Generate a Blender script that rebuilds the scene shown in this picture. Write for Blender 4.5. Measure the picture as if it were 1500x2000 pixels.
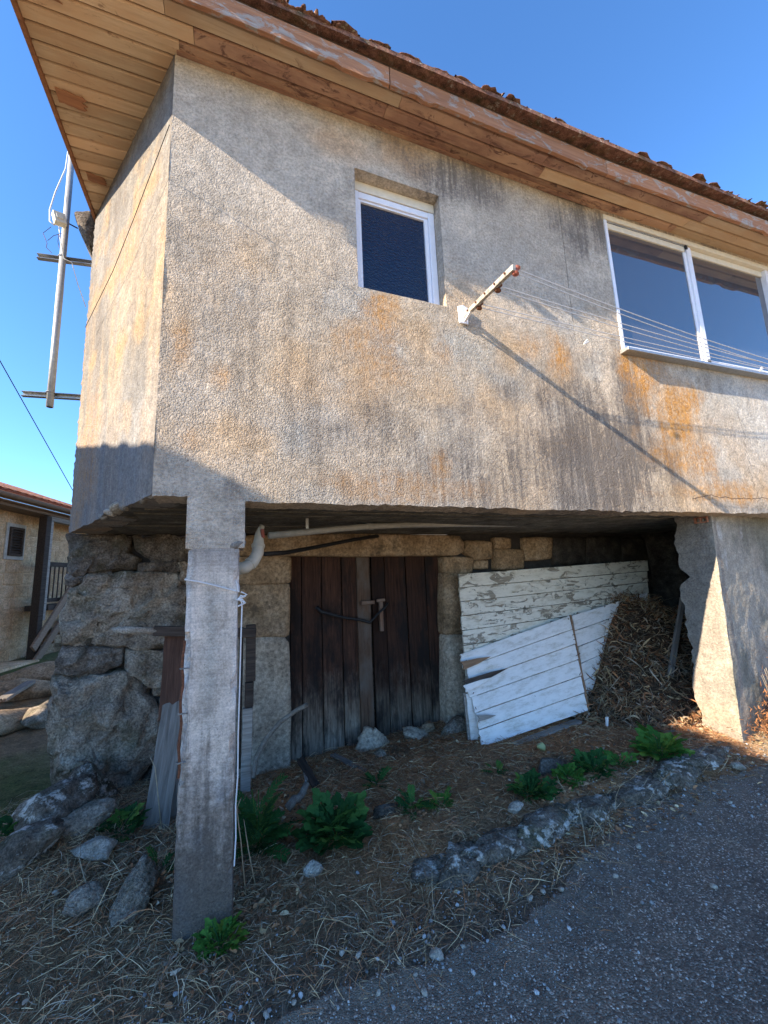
import bpy, bmesh, math, random
import numpy as np
from mathutils import Vector, Matrix, noise

for o in list(bpy.data.objects):
    bpy.data.objects.remove(o)
scene = bpy.context.scene
COL = scene.collection
R = math.radians

# ------------------------------------------------------------------ camera
cam_d = bpy.data.cameras.new('camera')
cam_d.sensor_fit = 'VERTICAL'
cam_d.sensor_height = 36.0
cam_d.lens = 36.0 * 787.4 / 2000.0
cam_d.clip_start = 0.05
cam_d.clip_end = 2000.0
cam = bpy.data.objects.new('camera', cam_d)
COL.objects.link(cam)
yaw, pitch, roll = R(20.783), R(9.191), R(-2.339)
fw = Vector((math.sin(yaw)*math.cos(pitch), math.cos(yaw)*math.cos(pitch), math.sin(pitch)))
rt0 = Vector((math.cos(yaw), -math.sin(yaw), 0))
up0 = rt0.cross(fw)
rt = math.cos(roll)*rt0 + math.sin(roll)*up0
up = -math.sin(roll)*rt0 + math.cos(roll)*up0
cm = Matrix((rt, up, -fw)).transposed().to_4x4()
cm.translation = Vector((0, -2.2, 1.52))
cam.matrix_world = cm
scene.camera = cam
scene.render.resolution_x = 768
scene.render.resolution_y = 1024

# ------------------------------------------------------------------ light
LDIR = Vector((1.0, 0.145, -0.525)).normalized()
sun_el = math.asin(-LDIR.z)
world = bpy.data.worlds.new('World')
scene.world = world
world.use_nodes = True
wn = world.node_tree.nodes
wl = world.node_tree.links
bg = wn['Background']
sky = wn.new('ShaderNodeTexSky')
sky.sky_type = 'NISHITA'
sky.sun_disc = False
sky.sun_elevation = sun_el
sky.sun_rotation = math.atan2(-LDIR.x, -LDIR.y)
sky.altitude = 400
sky.air_density = 0.75
sky.dust_density = 0.0
sky.ozone_density = 4.0
hs = wn.new('ShaderNodeHueSaturation')
hs.inputs['Saturation'].default_value = 1.12
wl.new(sky.outputs['Color'], hs.inputs['Color'])
wl.new(hs.outputs['Color'], bg.inputs['Color'])
bg.inputs['Strength'].default_value = 0.12
sd = bpy.data.lights.new('sun', 'SUN')
sd.energy = 3.8
sd.angle = R(0.5)
sd.color = (1.0, 0.85, 0.66)
sun = bpy.data.objects.new('sun', sd)
COL.objects.link(sun)
sun.rotation_euler = LDIR.to_track_quat('-Z', 'Y').to_euler()
sun.location = (-20, -5, 15)
vs = scene.view_settings
vs.view_transform = 'Standard'
vs.look = 'None'
vs.gamma = 1.0
vs.use_curve_mapping = False
vs.exposure = 2.05
scene.cycles.max_bounces = 8
scene.cycles.diffuse_bounces = 5

# ------------------------------------------------------------------ materials
def new_mat(name):
    m = bpy.data.materials.new(name)
    m.use_nodes = True
    nt = m.node_tree
    return m, nt, nt.nodes['Principled BSDF']

class NT:
    """small node helper"""
    def __init__(s, nt):
        s.nt = nt
        s.tc = nt.nodes.new('ShaderNodeTexCoord')
    def n(s, t, **kw):
        nd = s.nt.nodes.new(t)
        for k, v in kw.items():
            if k.startswith('i_'):
                key = k[2:]
                key = int(key) if key.isdigit() else key.replace('_', ' ')
                if isinstance(v, bpy.types.NodeSocket):
                    s.nt.links.new(v, nd.inputs[key])
                else:
                    nd.inputs[key].default_value = v
            else:
                setattr(nd, k, v)
        return nd
    def coord(s, scale=(1, 1, 1), rnd=True):
        v = s.tc.outputs['Object']
        if rnd:
            oi = s.n('ShaderNodeObjectInfo')
            ml = s.n('ShaderNodeMath', operation='MULTIPLY', i_0=oi.outputs['Random'], i_1=37.0)
            cb = s.n('ShaderNodeCombineXYZ', i_0=ml.outputs[0], i_1=ml.outputs[0], i_2=ml.outputs[0])
            v = s.n('ShaderNodeVectorMath', operation='ADD', i_0=v, i_1=cb.outputs[0]).outputs[0]
        return s.n('ShaderNodeMapping', i_Vector=v, i_Scale=scale).outputs[0]
    def noise(s, vec, scale, detail=4, rough=.55, dist=0):
        return s.n('ShaderNodeTexNoise', i_Vector=vec, i_Scale=scale, i_Detail=detail, i_Roughness=rough, i_Distortion=dist).outputs['Fac']
    def ramp(s, fac, stops):
        r = s.n('ShaderNodeValToRGB', i_Fac=fac)
        e = r.color_ramp.elements
        while len(e) < len(stops):
            e.new(0.5)
        for q, (p, c) in zip(e, stops):
            q.position = p
            q.color = (c[0], c[1], c[2], 1) if hasattr(c, '__len__') else (c, c, c, 1)
        return r.outputs['Color']
    def mix(s, fac, a, b, mode='MIX'):
        m = s.n('ShaderNodeMix', data_type='RGBA', blend_type=mode)
        for key, v in ((0, fac), (6, a), (7, b)):
            if isinstance(v, bpy.types.NodeSocket):
                s.nt.links.new(v, m.inputs[key])
            else:
                m.inputs[key].default_value = v if key == 0 else (v[0], v[1], v[2], 1)
        return m.outputs[2]
    def math(s, op, a, b=0.0):
        return s.n('ShaderNodeMath', operation=op, i_0=a, i_1=b).outputs[0]
    def bump(s, h, strength, dist, base=None):
        b = s.n('ShaderNodeBump', i_Height=h, i_Strength=strength, i_Distance=dist)
        if base is not None:
            s.nt.links.new(base, b.inputs['Normal'])
        return b.outputs['Normal']
    def attr(s, name):
        return s.n('ShaderNodeAttribute', attribute_name=name).outputs['Color']

def finish(nt, bsdf, col, nrm=None, rough=.9, spec=.25):
    if isinstance(col, bpy.types.NodeSocket):
        nt.links.new(col, bsdf.inputs['Base Color'])
    else:
        bsdf.inputs['Base Color'].default_value = (col[0], col[1], col[2], 1)
    if nrm is not None:
        nt.links.new(nrm, bsdf.inputs['Normal'])
    bsdf.inputs['Roughness'].default_value = rough
    bsdf.inputs['Specular IOR Level'].default_value = spec

def mat_render():
    m, nt, b = new_mat('roughcast render')
    h = NT(nt)
    v = h.coord(rnd=False)
    base = h.attr('stain')
    n1 = h.noise(v, 55, 5, .65)
    n2 = h.noise(v, 14, 5, .6)
    c = h.mix(1.0, base, h.ramp(n1, [(.3, (.66, .65, .63)), (.5, (.98, .98, .98)), (.68, (1.28, 1.25, 1.2))]), 'MULTIPLY')
    c = h.mix(1.0, c, h.ramp(n2, [(.3, (.8, .79, .78)), (.65, (1.12, 1.12, 1.12))]), 'MULTIPLY')
    # grime and lichen: broad masks broken up by fine grain and vertical runs
    mk = h.n('ShaderNodeSeparateColor', i_0=h.attr('mask'))
    runs = h.noise(h.n('ShaderNodeMapping', i_Vector=v, i_Scale=(26, 26, 1.6)).outputs[0], 1.0, 5, .65)
    grain = h.noise(v, 38, 6, .75)
    mixn = h.math('ADD', h.math('MULTIPLY', runs, .5), h.math('MULTIPLY', grain, .5))
    fd = h.math('MULTIPLY', mk.outputs[1], h.ramp(mixn, [(.36, .1), (.5, .7), (.62, 1.6)]))
    c = h.mix(h.ramp(fd, [(.12, 0), (1.0, .82)]), c, h.ramp(grain, [(.35, (.07, .06, .055)), (.65, (.17, .15, .135))]))
    gr2 = h.noise(v, 24, 7, .78)
    mix2 = h.math('ADD', h.math('MULTIPLY', runs, .35), h.math('MULTIPLY', gr2, .65))
    fo = h.math('MULTIPLY', mk.outputs[0], h.ramp(mix2, [(.32, .0), (.5, .75), (.66, 1.6)]))
    c = h.mix(h.ramp(fo, [(.1, 0), (1.0, .85)]), c, h.ramp(grain, [(.35, (.42, .17, .025)), (.65, (.72, .36, .08))]))
    # dark grit specks
    sp = h.noise(v, 150, 2, .5)
    c = h.mix(h.ramp(sp, [(.62, 0), (.72, .55)]), c, (.07, .06, .055))
    vw = h.n('ShaderNodeVectorMath', operation='ADD', i_0=v, i_1=h.n('ShaderNodeVectorMath', operation='SCALE', i_0=h.n('ShaderNodeTexNoise', i_Vector=v, i_Scale=60.0).outputs['Color'], i_Scale=.012).outputs[0]).outputs[0]
    vo = h.n('ShaderNodeTexVoronoi', feature='F1', i_Vector=vw, i_Scale=104.0, i_Randomness=1.0).outputs['Distance']
    vo2 = h.math('SUBTRACT', 1.0, vo)
    nf = h.noise(v, 160, 4, .7)
    rg = h.n('ShaderNodeSeparateColor', i_0=h.attr('rough')).outputs[0]
    bald = h.ramp(h.noise(v, 9, 6, .7), [(.36, .25), (.52, 1.0)])
    hh = h.math('MULTIPLY', h.math('MULTIPLY', h.math('ADD', h.math('MULTIPLY', vo2, .8), h.math('MULTIPLY', nf, .6)), rg), bald)
    hh = h.math('ADD', hh, h.math('MULTIPLY', h.noise(v, 20, 5, .7), .6))
    # hairline cracks
    sx = h.n('ShaderNodeSeparateXYZ', i_0=v)
    wob = h.noise(h.n('ShaderNodeMapping', i_Vector=v, i_Scale=(3, 0, 0)).outputs[0], 1.0, 6, .6)
    d1 = h.math('ABSOLUTE', h.math('SUBTRACT', h.math('SUBTRACT', sx.outputs[2], 2.075), h.math('MULTIPLY', h.math('SUBTRACT', wob, .5), .16)))
    k1 = h.math('MULTIPLY', h.math('LESS_THAN', d1, .0028), h.math('GREATER_THAN', sx.outputs[0], 3.55))
    wob2 = h.noise(h.n('ShaderNodeMapping', i_Vector=v, i_Scale=(0, 0, 4)).outputs[0], 1.0, 6, .6)
    d2 = h.math('ABSOLUTE', h.math('SUBTRACT', h.math('SUBTRACT', sx.outputs[0], 4.35), h.math('MULTIPLY', h.math('SUBTRACT', wob2, .5), .4)))
    k2 = h.math('MULTIPLY', h.math('LESS_THAN', d2, .002), h.math('LESS_THAN', sx.outputs[2], 2.9))
    k2 = h.math('MULTIPLY', k2, h.math('LESS_THAN', sx.outputs[1], .02))
    kk = h.math('MAXIMUM', k1, k2)
    c = h.mix(h.math('MULTIPLY', kk, .8), c, (.05, .04, .035))
    hh = h.math('SUBTRACT', hh, h.math('MULTIPLY', kk, .6))
    finish(nt, b, c, h.bump(hh, 1.0, .013), .95, .15)
    return m

def mat_rock(name, c1, c2, c3, scale=6.0, bump=.02, lichen=None, lich=.62, speck=.5, moss=0.0):
    m, nt, b = new_mat(name)
    h = NT(nt)
    v = h.coord()
    n1 = h.noise(v, scale, 6, .65)
    n2 = h.noise(v, scale*9, 4, .7)
    c = h.ramp(n1, [(.3, c1), (.5, c2), (.7, c3)])
    c = h.mix(speck, c, h.ramp(n2, [(.32, (.25, .25, .25)), (.5, (.9, .9, .9)), (.68, (1.6, 1.6, 1.6))]), 'MULTIPLY')
    if moss:
        n4 = h.noise(v, scale*.55, 4, .6)
        c = h.mix(h.math('MULTIPLY', h.ramp(n4, [(.5, 0), (.66, 1)]), moss), c, (.05, .06, .018))
    if lichen:
        n3 = h.noise(v, scale*1.1, 9, .72, .15)
        c = h.mix(h.ramp(n3, [(lich-.03, 0), (lich+.06, .85)]), c, lichen)
    hh = h.math('ADD', n1, h.math('MULTIPLY', n2, .35))
    finish(nt, b, c, h.bump(hh, 1.0, bump), .95, .15)
    return m

def mat_wood(name, c1, c2, c3=None, gs=1.0, bump=.004, knots=True, rough=.85, grey=None, greyfac=.55, spec=.2):
    """grain runs along local X"""
    m, nt, b = new_mat(name)
    h = NT(nt)
    v = h.coord((1.2*gs, 16*gs, 16*gs))
    v2 = h.coord((1.5*gs, 3*gs, 3*gs))
    g = h.noise(v, 3.0, 6, .65, .5)
    g2 = h.noise(v2, 2.0, 5, .6)
    c = h.ramp(g, [(.3, c1), (.68, c2)])
    if c3:
        c = h.mix(h.ramp(g2, [(.42, 0), (.62, 1)]), c, c3)
    if grey:
        g3 = h.noise(v2, 5.0, 7, .75, .8)
        c = h.mix(h.ramp(g3, [(greyfac, 0), (greyfac+.07, 1)]), c, h.ramp(g, [(.3, [x*.6 for x in grey]), (.65, grey)]))
    oi = h.n('ShaderNodeObjectInfo')
    vv = h.n('ShaderNodeMapRange', i_Value=oi.outputs['Random'], i_3=.72, i_4=1.2).outputs[0]
    c = h.n('ShaderNodeHueSaturation', i_Color=c, i_Value=vv).outputs['Color']
    finish(nt, b, c, h.bump(h.math('ADD', g, h.math('MULTIPLY', g2, .4)), 1.0, bump), rough, spec)
    return m

def mat_plain(name, c, rough=.6, metal=0, nscale=25, var=.25, bump=.0008, spec=.4):
    m, nt, b = new_mat(name)
    h = NT(nt)
    v = h.coord()
    n = h.noise(v, nscale, 5, .65)
    cc = h.ramp(n, [(.3, [x*(1-var) for x in c]), (.7, [min(1, x*(1+var*.6)) for x in c])])
    finish(nt, b, cc, h.bump(n, .8, bump), rough, spec)
    b.inputs['Metallic'].default_value = metal
    return m

def mat_attr(name, rough=.9, trans=0.0, var=.2):
    m, nt, b = new_mat(name)
    h = NT(nt)
    c = h.attr('tint')
    n = h.noise(h.coord(rnd=False), 40, 3, .6)
    c = h.mix(1.0, c, h.ramp(n, [(.3, 1-var), (.7, 1+var)]), 'MULTIPLY')
    finish(nt, b, c, None, rough, .15)
    return m

def mat_leaf(name, c1, c2):
    m, nt, b = new_mat(name)
    h = NT(nt)
    oi = h.n('ShaderNodeObjectInfo')
    c = h.ramp(oi.outputs['Random'], [(0, c1), (.8, c2), (1, (c2[0]*2.2, c2[1]*1.25, c2[2]))])
    n = h.noise(h.coord(), 60, 3, .6)
    c = h.mix(1.0, c, h.ramp(n, [(.3, .75), (.7, 1.2)]), 'MULTIPLY')
    finish(nt, b, c, h.bump(n, .6, .002), .7, .2)
    tr = nt.nodes.new('ShaderNodeBsdfTranslucent')
    nt.links.new(c, tr.inputs['Color'])
    mx = nt.nodes.new('ShaderNodeMixShader')
    mx.inputs[0].default_value = .25
    out = nt.nodes['Material Output']
    nt.links.new(b.outputs[0], mx.inputs[1])
    nt.links.new(tr.outputs[0], mx.inputs[2])
    nt.links.new(mx.outputs[0], out.inputs['Surface'])
    return m

def mat_ground():
    m, nt, b = new_mat('earth and dry litter')
    h = NT(nt)
    v = h.coord(rnd=False)
    tint = h.attr('tint')
    n1 = h.noise(v, 9, 6, .7)
    n2 = h.noise(v, 70, 4, .7)
    vs_ = h.n('ShaderNodeMapping', i_Vector=v, i_Rotation=(0, 0, .7), i_Scale=(20, 110, 30)).outputs[0]
    n3 = h.noise(vs_, 1.6, 4, .7, 1.2)
    c = h.mix(1.0, tint, h.ramp(n1, [(.3, (.55, .53, .5)), (.7, (1.35, 1.3, 1.2))]), 'MULTIPLY')
    c = h.mix(1.0, c, h.ramp(n2, [(.3, (.45, .45, .45)), (.7, (1.5, 1.5, 1.5))]), 'MULTIPLY')
    c = h.mix(h.ramp(n3, [(.6, 0), (.72, .5)]), c, (.26, .19, .11))
    hh = h.math('ADD', h.math('ADD', n1, h.math('MULTIPLY', n2, .5)), h.math('MULTIPLY', n3, .4))
    finish(nt, b, c, h.bump(hh, 1.0, .03), .97, .1)
    return m

def mat_asphalt():
    m, nt, b = new_mat('worn asphalt')
    h = NT(nt)
    v = h.coord(rnd=False)
    vo = h.n('ShaderNodeTexVoronoi', feature='F1', i_Vector=v, i_Scale=150.0)
    cell = h.n('ShaderNodeSeparateColor', i_0=vo.outputs['Color']).outputs[0]
    n1 = h.noise(v, 2.2, 6, .65)
    n2 = h.noise(v, 60, 4, .7)
    c = h.ramp(cell, [(0, (.105, .072, .052)), (.5, (.175, .125, .092)), (.8, (.28, .21, .16)), (.93, (.46, .37, .29)), (.975, (.8, .69, .57))])
    c = h.mix(1.0, c, h.ramp(n1, [(.28, (.5, .5, .5)), (.5, (1, 1, 1)), (.72, (1.5, 1.42, 1.32))]), 'MULTIPLY')
    c = h.mix(h.ramp(n2, [(.5, 0), (.66, .5)]), c, (.07, .061, .054))
    dust = h.n('ShaderNodeSeparateColor', i_0=h.attr('dust')).outputs[0]
    dn = h.math('MULTIPLY', dust, h.ramp(h.noise(v, 13, 6, .7), [(.32, 0), (.6, 1)]))
    c = h.mix(dn, c, h.ramp(n2, [(.3, (.16, .125, .09)), (.7, (.36, .29, .21))]))
    d = h.math('SUBTRACT', 1.0, vo.outputs['Distance'])
    hh = h.math('ADD', d, h.math('MULTIPLY', n2, 1.0))
    finish(nt, b, c, h.bump(hh, 1.0, .007), .85, .25)
    return m

def mat_concrete():
    m, nt, b = new_mat('old board-marked concrete')
    h = NT(nt)
    v = h.coord(rnd=False)
    tint = h.attr('stain')
    n1 = h.noise(v, 9, 7, .7)
    n2 = h.noise(v, 120, 4, .7)
    vr = h.n('ShaderNodeMapping', i_Vector=v, i_Scale=(2, 2, 95)).outputs[0]
    ribs = h.noise(vr, 1.0, 2, .5, .2)
    c = h.mix(1.0, tint, h.ramp(n1, [(.3, (.62, .6, .58)), (.5, (1, 1, 1)), (.7, (1.25, 1.25, 1.25))]), 'MULTIPLY')
    c = h.mix(1.0, c, h.ramp(n2, [(.3, (.68, .68, .68)), (.7, (1.28, 1.28, 1.28))]), 'MULTIPLY')
    c = h.mix(1.0, c, h.ramp(ribs, [(.38, (.9, .9, .9)), (.62, (1.05, 1.05, 1.05))]), 'MULTIPLY')
    # dirt splashed up from the soil and run down from the slab
    z = h.n('ShaderNodeSeparateXYZ', i_0=v).outputs[2]
    runs = h.noise(h.n('ShaderNodeMapping', i_Vector=v, i_Scale=(30, 30, 1.5)).outputs[0], 1.0, 5, .65)
    gn = h.noise(v, 26, 7, .78)
    lo = h.math('SUBTRACT', .80, z)
    lo = h.math('ADD', lo, h.math('MULTIPLY', h.math('SUBTRACT', h.math('ADD', h.math('MULTIPLY', gn, .6), h.math('MULTIPLY', runs, .4)), .5), 2.6))
    c = h.mix(h.ramp(lo, [(.0, 0), (.5, .85)]), c, h.ramp(n2, [(.3, (.055, .043, .034)), (.7, (.14, .112, .088))]))
    hi = h.math('MULTIPLY', h.math('SUBTRACT', runs, .52), 5.0)
    c = h.mix(h.math('MULTIPLY', h.ramp(hi, [(0, 0), (.8, 1)]), .35), c, (.13, .11, .09))
    # pits
    pit = h.n('ShaderNodeTexVoronoi', feature='F1', i_Vector=v, i_Scale=46.0, i_Randomness=1.0)
    pr = h.n('ShaderNodeSeparateColor', i_0=pit.outputs['Color']).outputs[1]
    pk = h.math('MULTIPLY', h.math('LESS_THAN', pit.outputs['Distance'], .16), h.math('GREATER_THAN', pr, .72))
    c = h.mix(h.math('MULTIPLY', pk, .7), c, (.05, .04, .034))
    hh = h.math('SUBTRACT', h.math('ADD', h.math('MULTIPLY', ribs, .35), h.math('ADD', n2, n1)), h.math('MULTIPLY', pk, .8))
    finish(nt, b, c, h.bump(hh, 1.0, .006), .92, .2)
    return m

def mat_paint(name, peel, under=(.17, .14, .11), white=(.78, .76, .74)):
    """painted boards, flaking; grain along local X"""
    m, nt, b = new_mat(name)
    h = NT(nt)
    v = h.coord((1.0, 2.6, 2.6))
    n = h.noise(v, 5, 8, .72, 1.0)
    big = h.noise(h.coord((.7, 1, 1)), 2.2, 3, .5)
    f = h.math('ADD', h.math('MULTIPLY', n, .75), h.math('MULTIPLY', big, .25))
    g = h.noise(h.coord((1.5, 24, 24)), 3, 5, .6)
    un = h.ramp(g, [(.3, [x*.5 for x in under]), (.7, under)])
    d = h.noise(h.coord((1, 3, 3)), 6, 7, .75)
    wh = h.ramp(d, [(.3, [x*y for x, y in zip(white, (.62, .58, .5))]), (.5, [x*.92 for x in white]), (.65, white)])
    fac = h.ramp(f, [(peel, 0), (peel+.012, 1)])
    c = h.mix(fac, wh, un)
    hh = h.math('ADD', h.math('MULTIPLY', fac, -.6), h.math('MULTIPLY', g, .25))
    finish(nt, b, c, h.bump(hh, 1.0, .003), .6, .35)
    return m

def mat_doorwood():
    m, nt, b = new_mat('weathered door planks')
    h = NT(nt)
    v = h.coord((1.2, 16, 16))
    g = h.noise(v, 3, 6, .65, .5)
    red = h.ramp(g, [(.3, (.016, .008, .006)), (.68, (.075, .034, .02))])
    gry = h.ramp(g, [(.3, (.06, .047, .036)), (.68, (.30, .245, .185))])
    sx = h.n('ShaderNodeSeparateXYZ', i_0=h.tc.outputs['Object']).outputs[0]
    n = h.noise(h.coord((2, 5, 5)), 2.2, 5, .7)
    lev = h.math('ADD', sx, h.math('MULTIPLY', h.math('SUBTRACT', n, .5), 1.1))
    f = h.ramp(lev, [(.08, 1), (.75, 0)])
    c = h.mix(f, red, gry)
    oi = h.n('ShaderNodeObjectInfo')
    vv = h.n('ShaderNodeMapRange', i_Value=oi.outputs['Random'], i_3=.55, i_4=1.4).outputs[0]
    c = h.n('ShaderNodeHueSaturation', i_Color=c, i_Value=vv).outputs['Color']
    bl = h.noise(h.coord((1.2, 3, 3)), 1.6, 5, .7)
    c = h.mix(h.ramp(bl, [(.48, 0), (.62, .85)]), c, (.014, .011, .010))
    finish(nt, b, c, h.bump(g, 1.0, .004), .85, .2)
    return m

def mat_glass(name, c, rough, bump=0, ior=1.6):
    m, nt, b = new_mat(name)
    h = NT(nt)
    nrm = None
    if bump:
        n = h.n('ShaderNodeTexVoronoi', feature='F1', i_Vector=h.coord(), i_Scale=75.0).outputs['Distance']
        nrm = h.bump(n, 1.0, bump)
    finish(nt, b, c, nrm, rough, .5)
    b.inputs['IOR'].default_value = ior
    return m

M = {}
M['render'] = mat_render()
M['concrete'] = mat_concrete()
M['granite'] = mat_rock('grey granite', (.17, .13, .095), (.35, .285, .215), (.55, .47, .37), 7, .06, (.58, .52, .43), .62, .85, .5)
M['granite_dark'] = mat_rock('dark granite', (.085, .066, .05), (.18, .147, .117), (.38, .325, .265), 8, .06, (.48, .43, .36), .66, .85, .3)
M['granite_warm'] = mat_rock('warm dressed granite', (.19, .125, .07), (.32, .22, .13), (.44, .33, .22), 4, .012, (.10, .075, .05), .60, .7)
M['granite_grey'] = mat_rock('dressed grey granite', (.27, .21, .15), (.42, .345, .255), (.55, .46, .35), 4, .014, (.16, .125, .09), .62, .7)
M['shade_stone'] = mat_rock('stone with painted shade', (.02, .017, .015), (.05, .043, .036), (.10, .085, .07), 7, .03)  # gloom of the recess put into the stone colour
M['kerb'] = mat_rock('lichened kerb stone', (.075, .056, .04), (.17, .135, .10), (.30, .25, .195), 9, .035, (.78, .71, .61), .56, .85, .5)
M['rubble'] = mat_rock('pale rubble', (.28, .23, .175), (.46, .395, .315), (.64, .565, .47), 12, .03, None, .7, .7, .25)
M['pebble'] = mat_rock('pale pebble', (.30, .25, .19), (.44, .38, .30), (.56, .50, .41), 20, .006, None, .7, .5)
M['soffit'] = mat_wood('varnished soffit boards', (.50, .35, .215), (.66, .49, .32), (.56, .37, .22), .9, .002, grey=(.38, .24, .15), greyfac=.6, rough=.75)
M['soffit_dark'] = mat_wood('brown soffit boards', (.20, .105, .072), (.33, .185, .125), (.42, .26, .165), .9, .002, grey=(.17, .09, .065), greyfac=.55, rough=.75)
M['fascia'] = mat_wood('peeling fascia', (.27, .125, .068), (.44, .225, .125), None, .8, .006, grey=(.42, .37, .33), greyfac=.515)
M['rake'] = mat_wood('rake board', (.20, .09, .05), (.34, .16, .08), None, .8, .004, grey=(.28, .2, .15), greyfac=.6)
M['tile'] = mat_rock('mossy clay tile', (.07, .045, .038), (.20, .10, .07), (.36, .20, .14), 18, .012, (.45, .40, .34), .6, .7, .45)
M['bedding'] = mat_rock('dark eave bedding', (.05, .038, .032), (.10, .07, .055), (.19, .14, .11), 20, .015)
M['tile_clean'] = mat_rock('orange clay tile', (.50, .17, .085), (.66, .26, .13), (.74, .36, .21), 8, .01, None, .7, .4)
M['door'] = mat_doorwood()
M['wood_pale'] = mat_wood('pale batten', (.10, .055, .035), (.22, .125, .08), (.2, .17, .14), 1, .004)
M['batten'] = mat_wood('brown door batten', (.05, .028, .018), (.13, .078, .05), (.12, .095, .075), 1, .004)
M['wood_grey'] = mat_wood('grey weathered wood', (.15, .13, .11), (.38, .335, .285), None, 1, .005)
M['wood_brown'] = mat_wood('brown stair timber', (.16, .105, .07), (.32, .22, .15), None, 1, .004)
M['wood_red'] = mat_wood('reddish old wood', (.06, .03, .02), (.17, .085, .055), None, 1, .005)
M['wood_dark'] = mat_wood('blackened wood', (.03, .022, .017), (.095, .07, .055), None, 1, .005)
M['wood_broken'] = mat_wood('raw broken wood', (.18, .10, .055), (.36, .22, .13), None, 1.5, .006)
M['paint_peel'] = mat_paint('flaking white paint', .535, (.40, .34, .25), (.80, .73, .59))
M['paint_white'] = mat_paint('white painted boards', .655, (.27, .20, .14), (.90, .84, .77))
M['bark'] = mat_rock('dry bark', (.11, .09, .07), (.21, .18, .145), (.3, .27, .22), 22, .006)
M['alu'] = mat_plain('white aluminium frame', (.74, .75, .80), .4, 0, 20, .06, .0002)
M['alu_cream'] = mat_plain('cream frame', (.66, .6, .48), .5, 0, 20, .1, .0003)
M['galv'] = mat_plain('galvanised steel', (.42, .42, .41), .45, .8, 60, .3, .0004)
M['pole'] = mat_plain('grey painted steel pole', (.40, .40, .385), .5, .3, 40, .25, .0004)
M['rust'] = mat_plain('rusty steel', (.15, .06, .03), .9, 0, 70, .6, .002)
M['rustpale'] = mat_plain('worn steel with rust', (.42, .38, .33), .6, .3, 35, .6, .001)
M['pulley'] = mat_plain('faded red plastic pulley', (.33, .10, .07), .6, 0, 50, .4, .001)
M['wire'] = mat_plain('plastic covered wire', (.55, .55, .56), .5, 0, 50, .15, .0001)
M['cable_w'] = mat_plain('white cable', (.68, .67, .63), .6, 0, 60, .1, .0002)
M['twine'] = mat_plain('white twine', (.68, .66, .64), .9, 0, 200, .2, .001)
M['black'] = mat_plain('black rubber', (.012, .012, .013), .6, 0, 40, .3, .0004)
M['pvc'] = mat_plain('aged white pvc', (.56, .53, .44), .45, 0, 14, .16, .0005)
M['pvc_grey'] = mat_plain('grey pvc pipe', (.30, .29, .26), .5, 0, 14, .25, .0006)
M['box'] = mat_plain('cream plastic box', (.70, .66, .52), .5, 0, 20, .08, .0003)
M['glass_frost'] = mat_glass('dark frosted glass', (.008, .012, .03), .22, .004, 1.5)
M['glass'] = mat_glass('window glass', (.06, .062, .07), .012, 0, 2.3)
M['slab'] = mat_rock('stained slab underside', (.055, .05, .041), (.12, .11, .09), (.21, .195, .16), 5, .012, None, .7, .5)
M['dark'] = mat_plain('dark mortar', (.045, .04, .036), .95, 0, 20, .5, .004)
M['plaster_rough'] = mat_rock('ragged broken render', (.14, .125, .105), (.24, .22, .19), (.36, .33, .29), 16, .015, None, .7, .6)
M['brick'] = mat_rock('hollow clay brick', (.30, .12, .07), (.42, .18, .11), (.5, .26, .17), 18, .006)
M['leaf'] = mat_leaf('weed leaf', (.02, .075, .02), (.055, .16, .035))
M['leaf_bright'] = mat_leaf('young weed leaf', (.05, .15, .022), (.10, .24, .04))
M['straw'] = mat_attr('dry straw', .9)
M['stalk'] = mat_plain('dry stalk', (.42, .33, .21), .9, 0, 60, .3, .0004)
M['leaflitter'] = mat_attr('dry leaves', .9)
M['ground'] = mat_ground()
M['asphalt'] = mat_asphalt()
M['nbwall'] = mat_rock('ochre granite rubble wall', (.42, .26, .135), (.62, .42, .245), (.74, .55, .36), 3.5, .03, None, .7, .5)
M['nbwhite'] = mat_rock('limewashed wall', (.4, .37, .32), (.5, .47, .41), (.56, .53, .48), 3, .01, None, .7, .2)
M['gutter'] = mat_plain('brown gutter', (.20, .14, .10), .8, 0, 20, .2, .0003, .2)
M['fruit'] = mat_plain('pale green fruit', (.42, .42, .17), .5, 0, 15, .25, .0005)
M['hill'] = mat_rock('heath hillside', (.10, .06, .04), (.17, .10, .07), (.2, .15, .09), .08, .5)

# ------------------------------------------------------------------ object helpers
W = {}
def link(o, parent=None, mw=None):
    COL.objects.link(o)
    mw = mw or Matrix.Identity(4)
    W[o.name] = mw
    if parent is not None:
        o.parent = parent
        o.matrix_parent_inverse = W[parent.name].inverted()
    o.matrix_basis = mw
    return o

def tag(o, label=None, cat=None, group=None, kind=None):
    if label: o['label'] = label
    if cat: o['category'] = cat
    if group: o['group'] = group
    if kind: o['kind'] = kind
    return o

def thing(name, loc, label, cat, group=None):
    o = bpy.data.objects.new(name, None)
    o.empty_display_size = .1
    link(o, None, Matrix.Translation(Vector(loc)))
    return tag(o, label, cat, group)

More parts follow.
